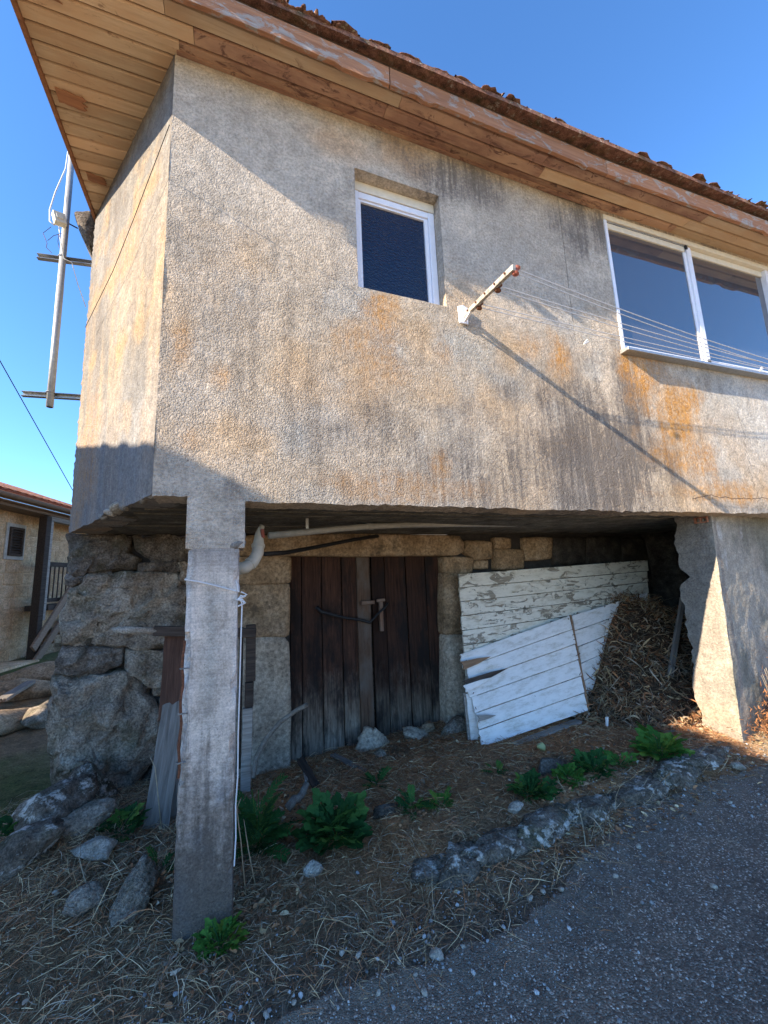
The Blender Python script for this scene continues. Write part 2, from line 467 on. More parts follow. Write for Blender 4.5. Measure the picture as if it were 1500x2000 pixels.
class MB:
    def __init__(s):
        s.v = []
        s.f = []
    def add(s, vs_, fs):
        k = len(s.v)
        s.v += [tuple(p) for p in vs_]
        s.f += [tuple(i+k for i in q) for q in fs]
        return s
    def box(s, a, b):
        (x0, y0, z0), (x1, y1, z1) = a, b
        return s.add([(x0,y0,z0),(x1,y0,z0),(x1,y1,z0),(x0,y1,z0),(x0,y0,z1),(x1,y0,z1),(x1,y1,z1),(x0,y1,z1)],
              [(0,3,2,1),(4,5,6,7),(0,1,5,4),(1,2,6,5),(2,3,7,6),(3,0,4,7)])
    def bar(s, p, q, w, t, upv=(0, 0, 1)):
        """box from p to q, w across, t along upv"""
        p, q = Vector(p), Vector(q)
        d = (q-p).normalized()
        side = d.cross(Vector(upv)).normalized()
        u = side.cross(d).normalized()
        vs_ = []
        for c in (p, q):
            for a, b in ((-1,-1),(1,-1),(1,1),(-1,1)):
                vs_.append(c+side*a*w/2+u*b*t/2)
        return s.add(vs_, [(0,3,2,1),(4,5,6,7),(0,1,5,4),(1,2,6,5),(2,3,7,6),(3,0,4,7)])
    def tube(s, pts, r, n=10, cap=True):
        pts = [Vector(p) for p in pts]
        rs = r if hasattr(r, '__len__') else [r]*len(pts)
        k = len(s.v)
        prev = None
        for i, p in enumerate(pts):
            d = (pts[min(i+1, len(pts)-1)]-pts[max(i-1, 0)]).normalized()
            if prev is None:
                a = Vector((0, 0, 1)) if abs(d.z) < .9 else Vector((1, 0, 0))
                prev = d.cross(a).normalized()
            u = (prev-d*prev.dot(d)).normalized()
            w = d.cross(u)
            prev = u
            for j in range(n):
                t = 2*math.pi*j/n
                s.v.append(tuple(p+(u*math.cos(t)+w*math.sin(t))*rs[i]))
        for i in range(len(pts)-1):
            for j in range(n):
                a = k+i*n+j
                b = k+i*n+(j+1) % n
                s.f.append((a, b, b+n, a+n))
        if cap:
            s.f.append(tuple(k+j for j in range(n))[::-1])
            s.f.append(tuple(k+(len(pts)-1)*n+j for j in range(n)))
        return s
    def prism(s, poly, ax, a, b):
        """poly of 2D points extruded along axis ax between a and b"""
        n = len(poly)
        def P(u, w, t):
            return {'x': (t, u, w), 'y': (u, t, w), 'z': (u, w, t)}[ax]
        vs_ = [P(u, w, a) for u, w in poly]+[P(u, w, b) for u, w in poly]
        fs = [tuple(range(n))[::-1], tuple(range(n, 2*n))]
        fs += [(i, (i+1) % n, n+(i+1) % n, n+i) for i in range(n)]
        return s.add(vs_, fs)
    def build(s, name, mat, parent=None, mw=None, smooth=False, bevel=0, fixn=True):
        me = bpy.data.meshes.new(name)
        me.from_pydata(s.v, [], s.f)
        if fixn:
            bm = bmesh.new()
            bm.from_mesh(me)
            bmesh.ops.recalc_face_normals(bm, faces=bm.faces)
            bm.to_mesh(me)
            bm.free()
        if smooth:
            me.polygons.foreach_set('use_smooth', [True]*len(me.polygons))
        me.materials.append(M[mat] if isinstance(mat, str) else mat)
        o = bpy.data.objects.new(name, me)
        if bevel:
            md = o.modifiers.new('bevel', 'BEVEL')
            md.width = bevel
            md.segments = 2
            md.limit_method = 'ANGLE'
        return link(o, parent, mw)

def quick(name, mat, parent, boxes, bevel=.002, mw=None):
    m = MB()
    for a, b in boxes:
        m.box(a, b)
    return m.build(name, mat, parent, mw, bevel=bevel)

def frame_from(p, xd, yd):
    """matrix with local X along xd and local Y near yd"""
    x = Vector(xd).normalized()
    z = x.cross(Vector(yd)).normalized()
    y = z.cross(x)
    m = Matrix((x, y, z)).transposed().to_4x4()
    m.translation = Vector(p)
    return m

def board_mesh(L, Wd, T, seed, rag0=0.0, rag1=0.0, n=7, warp=.0, taper=0):
    """plank outline in local XY, length along X, thickness along Z"""
    rd = random.Random(seed)
    pts = []
    for i in range(7):
        pts.append((L*i/6, rd.uniform(-1, 1)*warp))
    if rag1:
        pts[-1] = (L+rd.uniform(-1, .3)*rag1, pts[-1][1])
        for i in range(1, n):
            pts.append((L+rd.uniform(-1, .3)*rag1, Wd*i/n))
    tops = []
    for i in range(7):
        tops.append((L*(6-i)/6, Wd-taper*(6-i)/6+rd.uniform(-1, 1)*warp))
    if rag1:
        tops[0] = (L+rd.uniform(-1, .3)*rag1, tops[0][1])
    if rag0:
        tops[-1] = (rd.uniform(-.3, 1)*rag0, tops[-1][1])
        pts[0] = (rd.uniform(-.3, 1)*rag0, pts[0][1])
    pts += tops
    if rag0:
        for i in range(n-1, 0, -1):
            pts.append((rd.uniform(-.3, 1)*rag0, Wd*i/n))
    return MB().prism(pts, 'z', 0, T)

def fbm(x, y, scale, octs=4, seed=0, rough=.5):
    """value noise, numpy, 0..1"""
    out = np.zeros_like(x)
    amp, tot = 1.0, 0.0
    for o in range(octs):
        rs = np.random.RandomState(seed*31+o)
        g = rs.rand(128, 128)
        u, w = x*scale*2**o+17.3*o+40, y*scale*2**o+9.1*o+40
        i, j = np.floor(u).astype(int), np.floor(w).astype(int)
        a, b = u-i, w-j
        a, b = a*a*(3-2*a), b*b*(3-2*b)
        i0, i1, j0, j1 = i % 128, (i+1) % 128, j % 128, (j+1) % 128
        out += amp*((g[i0, j0]*(1-a)+g[i1, j0]*a)*(1-b)+(g[i0, j1]*(1-a)+g[i1, j1]*a)*b)
        tot += amp
        amp *= rough
    return out/tot

def set_attr(me, name, rgb):
    at = me.color_attributes.new(name, 'FLOAT_COLOR', 'POINT')
    c = np.ones((len(rgb), 4), dtype=np.float32)
    c[:, :3] = rgb
    at.data.foreach_set('color', c.ravel())

def nz(p, s=1.0, seed=0.0):
    return noise.noise(Vector((p[0]*s+seed, p[1]*s+seed*1.7, p[2]*s-seed)))

def fnz(p, s, seed, octs=5):
    t, a = 0, 1.0
    for k in range(octs):
        t += a*nz(p, s*2**k, seed+k*3.1)
        a *= .5
    return t

def stone(name, poly, y0, depth, bulge, seed, parent, mat, n=36, rings=8, rough=.02, rnd=.03):
    """rough wall stone facing -y; poly is its outline in x, z"""
    P = [Vector((x, z)) for x, z in poly]
    seg = [(P[i], P[(i+1) % len(P)]) for i in range(len(P))]
    tot = sum((b-a).length for a, b in seg)
    out, acc, i = [], 0.0, 0
    for k in range(n):
        t = tot*k/n
        while acc+(seg[i][1]-seg[i][0]).length < t:
            acc += (seg[i][1]-seg[i][0]).length
            i += 1
        a, b = seg[i]
        out.append(a+(b-a)*((t-acc)/max(1e-6, (b-a).length)))
    # soften the corners
    out = [out[k]*.7+(out[k-1]+out[(k+1) % n])*.15 for k in range(n)]
    c = sum(out, Vector((0, 0)))/n
    out = [c+(q-c)*(1+.012/max(.05, (q-c).length)) for q in out]
    vs_, fs = [], []
    def dv(x, y, z, amt):
        p = (x, y, z)
        return (x+amt*.6*fnz(p, 9, seed), y+amt*fnz(p, 6, seed+5), z+amt*.6*fnz(p, 9, seed+9))
    for q in out:
        vs_.append((q.x, y0+depth, q.y))
    levels = [(1.0, rnd)]+[(1-k/rings, 0) for k in range(1, rings)]
    for r, back in levels:
        for q in out:
            w = c+(q-c)*r
            y = y0+back-bulge*(1-r**2.5)
            vs_.append(dv(w.x, y, w.y, rough*(0.5 if r == 1 else 1)))
    vs_.append(dv(c.x, y0-bulge, c.y, rough))
    for l in range(rings):
        for k in range(n):
            a, b = l*n+k, l*n+(k+1) % n
            fs.append((a, b, b+n, a+n))
    last = rings*n
    for k in range(n):
        fs.append((last+k, last+(k+1) % n, len(vs_)-1))
    return MB().add(vs_, fs).build(name, mat, parent, smooth=True)

def rock_mesh(name, size, seed, sub=3, rough=.25, flat=.0, sharp=1.2):
    bm = bmesh.new()
    bmesh.ops.create_icosphere(bm, subdivisions=sub, radius=1)
    for v in bm.verts:
        p = v.co.copy()
        d = 1+rough*fnz(p, sharp, seed, 4)
        # broken faces
        for k in range(11):
            nn = Vector((math.sin(seed*3+k*2.1), math.cos(seed*5+k*1.3), math.sin(seed+k*1.9))).normalized()
            e = p.dot(nn)*d
            lim = .66+.10*math.sin(seed+k*4.4)
            if e > lim:
                d *= 1-(1-lim/e)*.92
        d += rough*.22*fnz(p, sharp*5, seed+2, 3)
        v.co = Vector((p.x*size[0], p.y*size[1], p.z*size[2]))*d*1.25
    me = bpy.data.meshes.new(name)
    bm.to_mesh(me)
    bm.free()
    me.polygons.foreach_set('use_smooth', [True]*len(me.polygons))
    return me

def rock(name, loc, size, rot, seed, mat, parent=None, sub=3, rough=.25, sharp=1.2):
    me = rock_mesh(name, size, seed, sub, rough, sharp=sharp)
    me.materials.append(M[mat])
    o = bpy.data.objects.new(name, me)
    from mathutils import Euler
    mw = Matrix.Translation(Vector(loc)) @ Euler(rot).to_matrix().to_4x4()
    return link(o, parent, mw)

# ------------------------------------------------------------------ ground
def sst(a, b, t):
    t = min(1, max(0, (t-a)/(b-a)))
    return t*t*(3-2*t)

def road_edge(x):
    if x < .2: return -.36-.10*sst(-1, .2, x)
    if x < 1.2: return -.46
    if x < 3.0: return -.46+.36*sst(1.0, 2.6, x)
    return -.10

def g(x, y):
    near = sst(9, 5, abs(x-1)) * sst(10, 6, abs(y-1))
    z = 0.02*max(0, min(x, 5)-1.5)                              # lane climbs gently to the right
    yard = sst(-.12, .12, y)*sst(.5, 1.4, x)
    z += .07*yard
    z -= .10*sst(.9, 1.9, y)*sst(2.6, 1.6, x)*sst(-.6, .2, x)    # dips at the doors
    z += .17*math.exp(-((x+.95)/.38)**2-((y-.95)/.55)**2)        # bank at the left
    z += .06*math.exp(-((x+.75)/.5)**2-((y-.35)/.4)**2)
    z += .12*sst(-1.6, -3.5, x)*sst(2, 5, y)
    p = (x, y, 0)
    if near > 0 and y > road_edge(x)-.25:
        z += near*(.022*nz(p, 4, 3)+.012*nz(p, 13, 7))*sst(road_edge(x)-.25, road_edge(x)+.1, y)
    return z

def axis(lo, hi, fine_lo, fine_hi, step):
    a = list(np.arange(fine_lo, fine_hi, step))
    s, x = step, fine_lo
    pre = []
    while x > lo:
        s *= 1.25
        x -= s
        pre.append(x)
    s, x = step, a[-1]
    post = []
    while x < hi:
        s *= 1.25
        x += s
        post.append(x)
    return pre[::-1]+a+post

gx = axis(-300, 300, -2.2, 5.2, .035)
gy = axis(-300, 300, -1.2, 2.4, .035)
gv = [(x, y, g(x, y)-(.02 if y < road_edge(x)-.15 else 0)) for y in gy for x in gx]
nx_ = len(gx)
gf = [(j*nx_+i, j*nx_+i+1, (j+1)*nx_+i+1, (j+1)*nx_+i) for j in range(len(gy)-1) for i in range(nx_-1)]
mb = MB()
mb.v, mb.f = gv, gf
ground = mb.build('ground', 'ground', smooth=True, fixn=False)
tag(ground, 'dark earth strewn with dry straw around the house', None, None, 'structure')
ga = np.array(gv)
X_, Y_ = ga[:, 0], ga[:, 1]
n_a = fbm(X_, Y_, 2.2, 4, 1)
n_b = fbm(X_, Y_, 1.1, 4, 2)
soil = np.array([.26, .172, .103])
litter = np.array([.48, .23, .105])
grit = np.array([.17, .15, .13])
moss = np.array([.10, .13, .04])
red = np.clip((Y_+.35)/.5, 0, 1)*np.clip((2.1-Y_)/.4, 0, 1)*np.clip((X_-.05)/.3, 0, 1)*np.clip((n_a-.32)*4, 0, 1)
t = soil[None]*(1-red[:, None])+litter[None]*red[:, None]
gr = np.clip(1-(Y_+.45)/.3, 0, 1)*.6
t = t*(1-gr[:, None])+grit[None]*gr[:, None]
mo = np.clip((-X_-1.0)/.5, 0, 1)*np.clip((n_b-.42)*6, 0, 1)*np.clip((Y_-.2)/.6, 0, 1)
t = t*(1-mo[:, None])+moss[None]*mo[:, None]
far = np.clip((np.hypot(X_, Y_)-8)/10, 0, 1)
t = t*(1-far[:, None])+np.array([.30, .245, .15])[None]*far[:, None]  # unseen far ground made pale to bounce warm fill light
bounce_verge = np.clip((-2.7-Y_)/.3, 0, 1)*np.clip(.55+n_b*.8, 0, 1)          # unseen pale ground added behind the camera to bounce sunlight
t = t*(1-bounce_verge[:, None])+np.array([.60, .50, .34])[None]*bounce_verge[:, None]
sandy = np.clip((X_-3.7)/.4, 0, 1)*np.clip((Y_+1.0)/.4, 0, 1)*np.clip((3.0-Y_)/.5, 0, 1)
t = t*(1-sandy[:, None])+np.array([.42, .34, .22])[None]*sandy[:, None]
set_attr(ground.data, 'tint', t)

# asphalt lane
rv, rf = [], []
rx = axis(-40, 60, -1.5, 5.0, .05)
NR = 26
for x in rx:
    e = road_edge(x)+.08*nz((x, 0, 0), 2.3, 2)+.05*nz((x, 0, 0), 7, 4)+.03*nz((x, 0, 0), 19, 6)
    for k in range(NR):
        f_ = k/(NR-1)
        y = e-f_**2*2.45
        lift = .006 if k > 0 else -.03
        rv.append((x, y, g(x, y)+lift-.0*f_))
for i in range(len(rx)-1):
    for k in range(NR-1):
        a = i*NR+k
        rf.append((a, a+1, a+NR+1, a+NR))
mb = MB()
mb.v, mb.f = rv, rf
road = mb.build('road', 'asphalt', smooth=True)
da = np.zeros((len(rv), 3))
for i, x in enumerate(rx):
    for k in range(NR):
        da[i*NR+k] = math.exp(-(k/(NR-1))**2*2.45/.24)+.15
set_attr(road.data, 'dust', np.clip(da, 0, 1))
tag(road, 'dark worn asphalt lane in front of the house', None, None, 'structure')
for p in road.data.polygons:
    if p.normal.z < 0:
        road.data.flip_normals()
    break

# hill across the valley, seen mirrored in the big window
hv, hf = [], []
for i in range(41):
    t_ = i/40
    ang = R(-75+t_*110)
    hgt = 34*math.exp(-((t_-.52)/.2)**2)+10+4*nz((t_*9, 0, 0), 1, 3)
    for r_, zf in ((150, 0), (170, .55), (190, 1.0), (240, .9)):
        hv.append((math.cos(ang)*r_, math.sin(ang)*r_-20, zf*hgt-1))
for i in range(40):
    for k in range(3):
        a = i*4+k
        hf.append((a, a+1, a+5, a+4))
mb = MB()
mb.v, mb.f = hv, hf
tag(mb.build('hill', 'hill', smooth=True), 'heath covered hill across the valley', None, None, 'structure')

# ------------------------------------------------------------------ THE HOUSE
ZB, ZT = 1.943, 4.65
XC = -.373                       # front corner
XJ = 2.52                        # joint where the facade bends
GB = Vector((-1.205, 1.61, 1.955))
GT = Vector((-1.14, 1.40, ZT))
def fy(x):
    return 0.0 if x < XJ else -(x-XJ)*.034

house = thing('house', (0, 0, 0), 'two storey rendered house with wooden eaves, stone ground floor and concrete pillar', 'house')

# stain map of the render, in facade metres
def blob(x, z, cx, cz, rx_, rz_, seed, warp=.5):
    w = fbm(x, z, 5, 4, seed)-.5
    d = ((x-cx)/rx_)**2+((z-cz)/rz_)**2
    return np.clip(1.35-np.sqrt(d)*.95+w*2.4*warp, 0, 1)

def streak(x, z, seed, sx=14, sz=1.3):
    return fbm(x*sx, z*sz, 1.0, 4, seed)

MASK = [None]
def facade_stain(x, z):
    n1, n2 = fbm(x, z, 3.2, 5, 11), fbm(x, z, 1.3, 4, 12)
    st = streak(x, z, 13)
    base = np.array([.53, .46, .375])[None]*(.78+.42*n1)[:, None]
    grey = np.array([.43, .395, .345])
    warm = np.array([.60, .44, .265])
    ora = np.array([.66, .31, .05])
    dark = np.array([.105, .092, .085])
    white = np.array([.60, .58, .53])
    def over(c, m):
        nonlocal base
        base = base*(1-m[:, None])+c[None]*m[:, None]
    lowb = np.clip((3.75-z)/.5, 0, 1)
    over(warm, .55*np.clip((n2-.3)*2.2, 0, 1)*lowb*np.clip((x+.2)/.4, 0, 1))
    over(grey, .55*np.clip((fbm(x, z, 2.1, 4, 14)-.52)*6, 0, 1))
    over(np.array([.36, .39, .39]), .45*np.clip((fbm(x, z, 2.6, 4, 21)-.58)*7, 0, 1)*lowb)
    # orange lichen runs
    om = np.zeros_like(x)
    dm = np.zeros_like(x)
    for (cx, cz), rx_, rz_, a, sd_ in ORANGE:
        om = np.maximum(om, a*blob(x, z, cx, cz, rx_, rz_, sd_, .6))
    over(warm*np.array([1.1, .9, .6]), .36*np.clip((fbm(x, z, 2.6, 5, 23)-.5)*4, 0, 1)*lowb)
    # whiter colour on the right
    over(white, .8*blob(x, z, 5.2, 2.85, 1.5, .75, 15, .35))
    # grime below the clothes line
    dm = np.maximum(dm, 1.6*blob(x, z, 2.55, 2.36, .75, .62, 16, .5))
    dm = np.maximum(dm, 1.7*blob(x, z, 3.02, 2.8, .15, .5, 17, .5))
    dm = np.maximum(dm, .8*blob(x, z, 1.5, 2.15, 1.2, .35, 18, .8))
    dm = np.maximum(dm, .4*blob(x, z, -.3, 3.1, .4, .8, 19, .8))
    over(dark, .28*np.clip((st-.56)*6, 0, 1)*np.clip((fbm(x, z, 1.2, 3, 25)-.4)*4, 0, 1))
    # thin pale drips
    for (cx, cz), rz_ in DRIPS:
        over(np.array([.55, .5, .42]), .75*np.clip(1.4-np.abs((x-cx-.02*(fbm(x, z, 4, 3, 26)-.5)*4)/.014), 0, 1)*np.clip(1.3-np.abs((z-cz)/rz_), 0, 1))
    # yellowed band under the eaves
    over(np.array([.46, .385, .27]), .45*np.clip((z-4.42)/.2, 0, 1)*np.clip(.3+n1, 0, 1))
    over(ora*.8, .35*blob(x, z, 1.15, 4.48, .22, .13, 20, .5))
    over(ora*.8, .3*blob(x, z, .62, 4.4, .25, .12, 27, .5))
    dm = np.maximum(dm, 1.3*np.clip((z-3.4)/.4, 0, 1)*np.clip((fbm(x, z, 1.8, 4, 28)-.45)*3, 0, 1))
    MASK[0] = np.stack([om, dm, om*0], 1)
    return base

ORANGE = [((0.875, 3.247), .15, .22, .8, 31), ((0.81, 2.913), .22, .34, .5, 32), ((1.327, 3.0), .08, .14, .5, 33), ((2.348, 3.173), .13, .19, 1.0, 34),
          ((2.054, 3.165), .12, .12, .5, 30),
          ((3.194, 3.106), .24, .26, 1.0, 35), ((3.48, 2.841), .34, .36, 1.0, 36), ((3.613, 2.44), .34, .3, .85, 37), ((3.998, 2.105), .7, .10, .75, 38),
          ((0.975, 2.062), .5, .10, .45, 39), ((-0.08, 2.627), .07, .08, .55, 40), ((-0.217, 2.254), .06, .1, .4, 41), ((1.232, 2.206), .08, .1, .5, 42),
          ((-0.285, 2.816), .06, .12, .5, 43)]
DRIPS = [((2.509, 2.484), .22), ((2.239, 2.64), .14), ((2.505, 2.204), .14), ((2.967, 2.395), .2), ((2.806, 2.426), .12), ((2.967, 2.248), .1)]

def roughmap(x, z):
    """the coat is coarser low down"""
    r = .55+.5*np.clip((3.9-z)/.6, 0, 1)*np.clip(.4+fbm(x, z, 2, 3, 44), 0, 1.2)
    r *= 1-.35*np.clip((x-4.2)/.8, 0, 1)
    return np.repeat(r[:, None], 3, 1)

def wall_grid(name, parts, yfun, parent, stainfun, thick=.2, step=.02, ztop=ZT, ragged=0.012):
    """front skin of a wall made of gridded rectangles (x0,x1,z0,z1), plus returns at its free edges"""
    vs_, fs = [], []
    for x0, x1, z0, z1 in parts:
        nx = max(1, int(round((x1-x0)/step)))
        nzc = max(1, int(round((z1-z0)/step)))
        k = len(vs_)
        for j in range(nzc+1):
            for i in range(nx+1):
                x, z = x0+(x1-x0)*i/nx, z0+(z1-z0)*j/nzc
                y = yfun(x)+.004*nz((x, z, 0), 2.5, 1.0)
                zz = z
                if j == 0 and z0 < 2.2:
                    zz += ragged*fnz((x, 0, 0), 14, 2.0, 3)
                vs_.append((x, y, zz))
        for j in range(nzc):
            for i in range(nx):
                a = k+j*(nx+1)+i
                fs.append((a, a+1, a+nx+2, a+nx+1))
    me = bpy.data.meshes.new(name)
    me.from_pydata(vs_, [], fs)
    bm = bmesh.new()
    bm.from_mesh(me)
    bmesh.ops.remove_doubles(bm, verts=bm.verts, dist=.0004)
    # returns: extrude the border inwards
    be = [e for e in bm.edges if e.is_boundary]
    r = bmesh.ops.extrude_edge_only(bm, edges=be)
    for v in r['geom']:
        if isinstance(v, bmesh.types.BMVert):
            v.co.y += thick
    bmesh.ops.recalc_face_normals(bm, faces=bm.faces)
    bm.to_mesh(me)
    bm.free()
    co = np.empty(len(me.vertices)*3)
    me.vertices.foreach_get('co', co)
    co = co.reshape(-1, 3)
    set_attr(me, 'stain', stainfun(co[:, 0], co[:, 2]))
    set_attr(me, 'mask', MASK[0])
    set_attr(me, 'rough', roughmap(co[:, 0], co[:, 2]))
    me.materials.append(M['render'])
    o = bpy.data.objects.new(name, me)
    return link(o, parent)

# small window opening and big window opening
SW = (.722, 1.365, 3.36, 4.255)
BW = (3.0, 5.25, 3.31, 4.60)
PL, PR = -.217, .058            # pillar head
wall1 = wall_grid('wall', [
    (XC, PL, ZB+.02, SW[2]), (PL, PR, 1.70, ZB), (PL, PR, ZB, SW[2]), (PR, SW[0], ZB, SW[2]), (SW[0], SW[1], ZB, SW[2]), (SW[1], XJ-.0002, ZB, SW[2]),
    (XC, PL, SW[2], SW[3]), (PL, PR, SW[2], SW[3]), (PR, SW[0], SW[2], SW[3]), (SW[1], XJ-.003, SW[2], SW[3]),
    (XC, PL, SW[3], ZT), (PL, PR, SW[3], ZT), (PR, SW[0], SW[3], ZT), (SW[0], SW[1], SW[3], ZT), (SW[1], XJ-.003, SW[3], ZT)], fy, house, facade_stain)
wall1['label'] = 'grey roughcast wall with orange lichen runs'
wall2 = wall_grid('wall', [
    (XJ+.0002, BW[0], ZB, BW[2]), (BW[0], BW[1], ZB, BW[2]), (BW[1], 8.6, ZB, BW[2]),
    (XJ+.003, BW[0], BW[2], BW[3]), (BW[1], 8.6, BW[2], BW[3]),
    (XJ+.003, BW[0], BW[3], ZT), (BW[0], BW[1], BW[3], ZT), (BW[1], 8.6, BW[3], ZT)], fy, house, facade_stain)
quick('wall_core', 'dark', house, [((XJ-.1, .03, ZB+.1), (XJ+.1, .18, ZT-.05))], 0)

# gable wall, skewed back to the left
def gable_pt(s, z):
    t_ = (z-GB.z)/(GT.z-GB.z)
    b = GB+(GT-GB)*t_
    return Vector((XC+(b.x-XC)*s, b.y*s, z))
gv_, gf_ = [], []
NS, NZ = 84, 136
for j in range(NZ+1):
    for i in range(NS+1):
        s_ = i/NS
        zb = 1.962+.012*fnz((s_*1.8, 0, 0), 7, 5.0, 3)+.05*math.exp(-((s_-.36)/.09)**2)
        z = zb+(ZT-zb)*j/NZ
        p = gable_pt(s_, z)
        d = .004*nz((p.y, z, 0), 3, 4.0)
        if i == NS:
            d += .01*fnz((0, z, 0), 22, 8.0, 3)
        p += Vector((-.887, -.461, 0))*d
        gv_.append(tuple(p))
for j in range(NZ):
    for i in range(NS):
        a = j*(NS+1)+i
        gf_.append((a, a+1, a+NS+2, a+NS+1))
mb = MB()
mb.v, mb.f = gv_, gf_
bk = len(mb.v)
for i in range(NS+1):            # return under the lower edge
    p = Vector(gv_[i])
    mb.v.append(tuple(p+Vector((.18, .09, .0))))
for i in range(NS):
    mb.f.append((i, bk+i, bk+i+1, i+1))
gable = mb.build('gable_wall', 'render', house)
ga_ = np.array(mb.v)
sy, sz_ = ga_[:, 1]*1.13, ga_[:, 2]
def gable_stain(s, z):
    n1, st = fbm(s, z, 3, 5, 51), streak(s, z, 52, 9, .8)
    base = np.array([.215, .20, .178])[None]*(.75+.5*n1)[:, None]
    warm, dark, ora = np.array([.37, .285, .19]), np.array([.17, .145, .125]), np.array([.46, .28, .10])
    for c, m in ((warm, .6*np.clip((st-.4)*4, 0, 1)*np.clip((4.1-z)/.8, 0, 1)), (dark, .45*np.clip((streak(s, z, 53, 11, .9)-.56)*7, 0, 1)),
                 (ora, .35*np.clip((fbm(s, z, 4, 4, 54)-.6)*7, 0, 1)), (np.array([.24, .25, .265]), .4*np.clip((2.9-z)/.4, 0, 1)),
                 (dark, .5*np.clip(1-(s+.0)/.06, 0, 1)*np.clip(fbm(s, z, 6, 3, 55)*2-.6, 0, 1))):
        base = base*(1-m[:, None])+c[None]*m[:, None]
    return base
set_attr(gable.data, 'stain', gable_stain(sy, sz_))
set_attr(gable.data, 'mask', np.stack([.38*np.clip((fbm(sy, sz_, 1.5, 3, 56)-.4)*4, 0, 1)*(sz_ < 4.0), .45*np.clip((streak(sy, sz_, 57, 6, .6)-.4)*3, 0, 1), sy*0], 1))
set_attr(gable.data, 'rough', np.full((len(mb.v), 3), .5))
gable['label'] = 'paler skewed end wall lit by the sun'

# back and side of the upper storey, closing the volume
mb = MB()
mb.prism([(GB.x+.02, GB.y+.01), (GB.x+.02, 6.0), (8.6, 6.0), (8.6, 5.8), (GB.x+.22, 5.8), (GB.x+.22, GB.y+.01)], 'z', ZB+.05, ZT)
mb.build('rear_wall', 'plaster_rough', house)

# floor slab and its stained underside
sl = [(XC+.03, .05), (2.5, .05), (8.5, -.1), (8.5, 1.95), (GB.x+.05, 1.75), (GB.x+.03, 1.6)]
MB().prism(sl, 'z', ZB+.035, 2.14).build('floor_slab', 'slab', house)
# formwork board marks left proud on the underside
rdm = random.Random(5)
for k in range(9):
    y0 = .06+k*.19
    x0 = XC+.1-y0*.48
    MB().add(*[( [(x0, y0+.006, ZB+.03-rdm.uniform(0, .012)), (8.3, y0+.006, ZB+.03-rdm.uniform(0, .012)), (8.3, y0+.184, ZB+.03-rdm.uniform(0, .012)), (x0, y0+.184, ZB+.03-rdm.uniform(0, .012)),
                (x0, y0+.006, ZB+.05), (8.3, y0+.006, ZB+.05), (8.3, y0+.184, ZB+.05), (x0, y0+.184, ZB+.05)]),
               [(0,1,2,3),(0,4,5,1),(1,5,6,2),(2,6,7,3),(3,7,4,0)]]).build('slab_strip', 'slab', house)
# broken render and rubble at the gable's lower edge
for k, (s_, z, r_) in enumerate(((.34, 1.995, .05), (.42, 1.985, .042), (.27, 1.975, .035), (.5, 1.972, .03), (.1, 1.97, .03), (.03, 1.975, .03))):
    p = gable_pt(s_, z)
    rock('rubble', (p.x+.01, p.y+.02, p.z), (r_*1.5, r_*.9, r_*.6), (.2*k, .1, 2.0), k+3.0, 'rubble' if k < 2 else 'plaster_rough', house, 2, .5, 2.0)

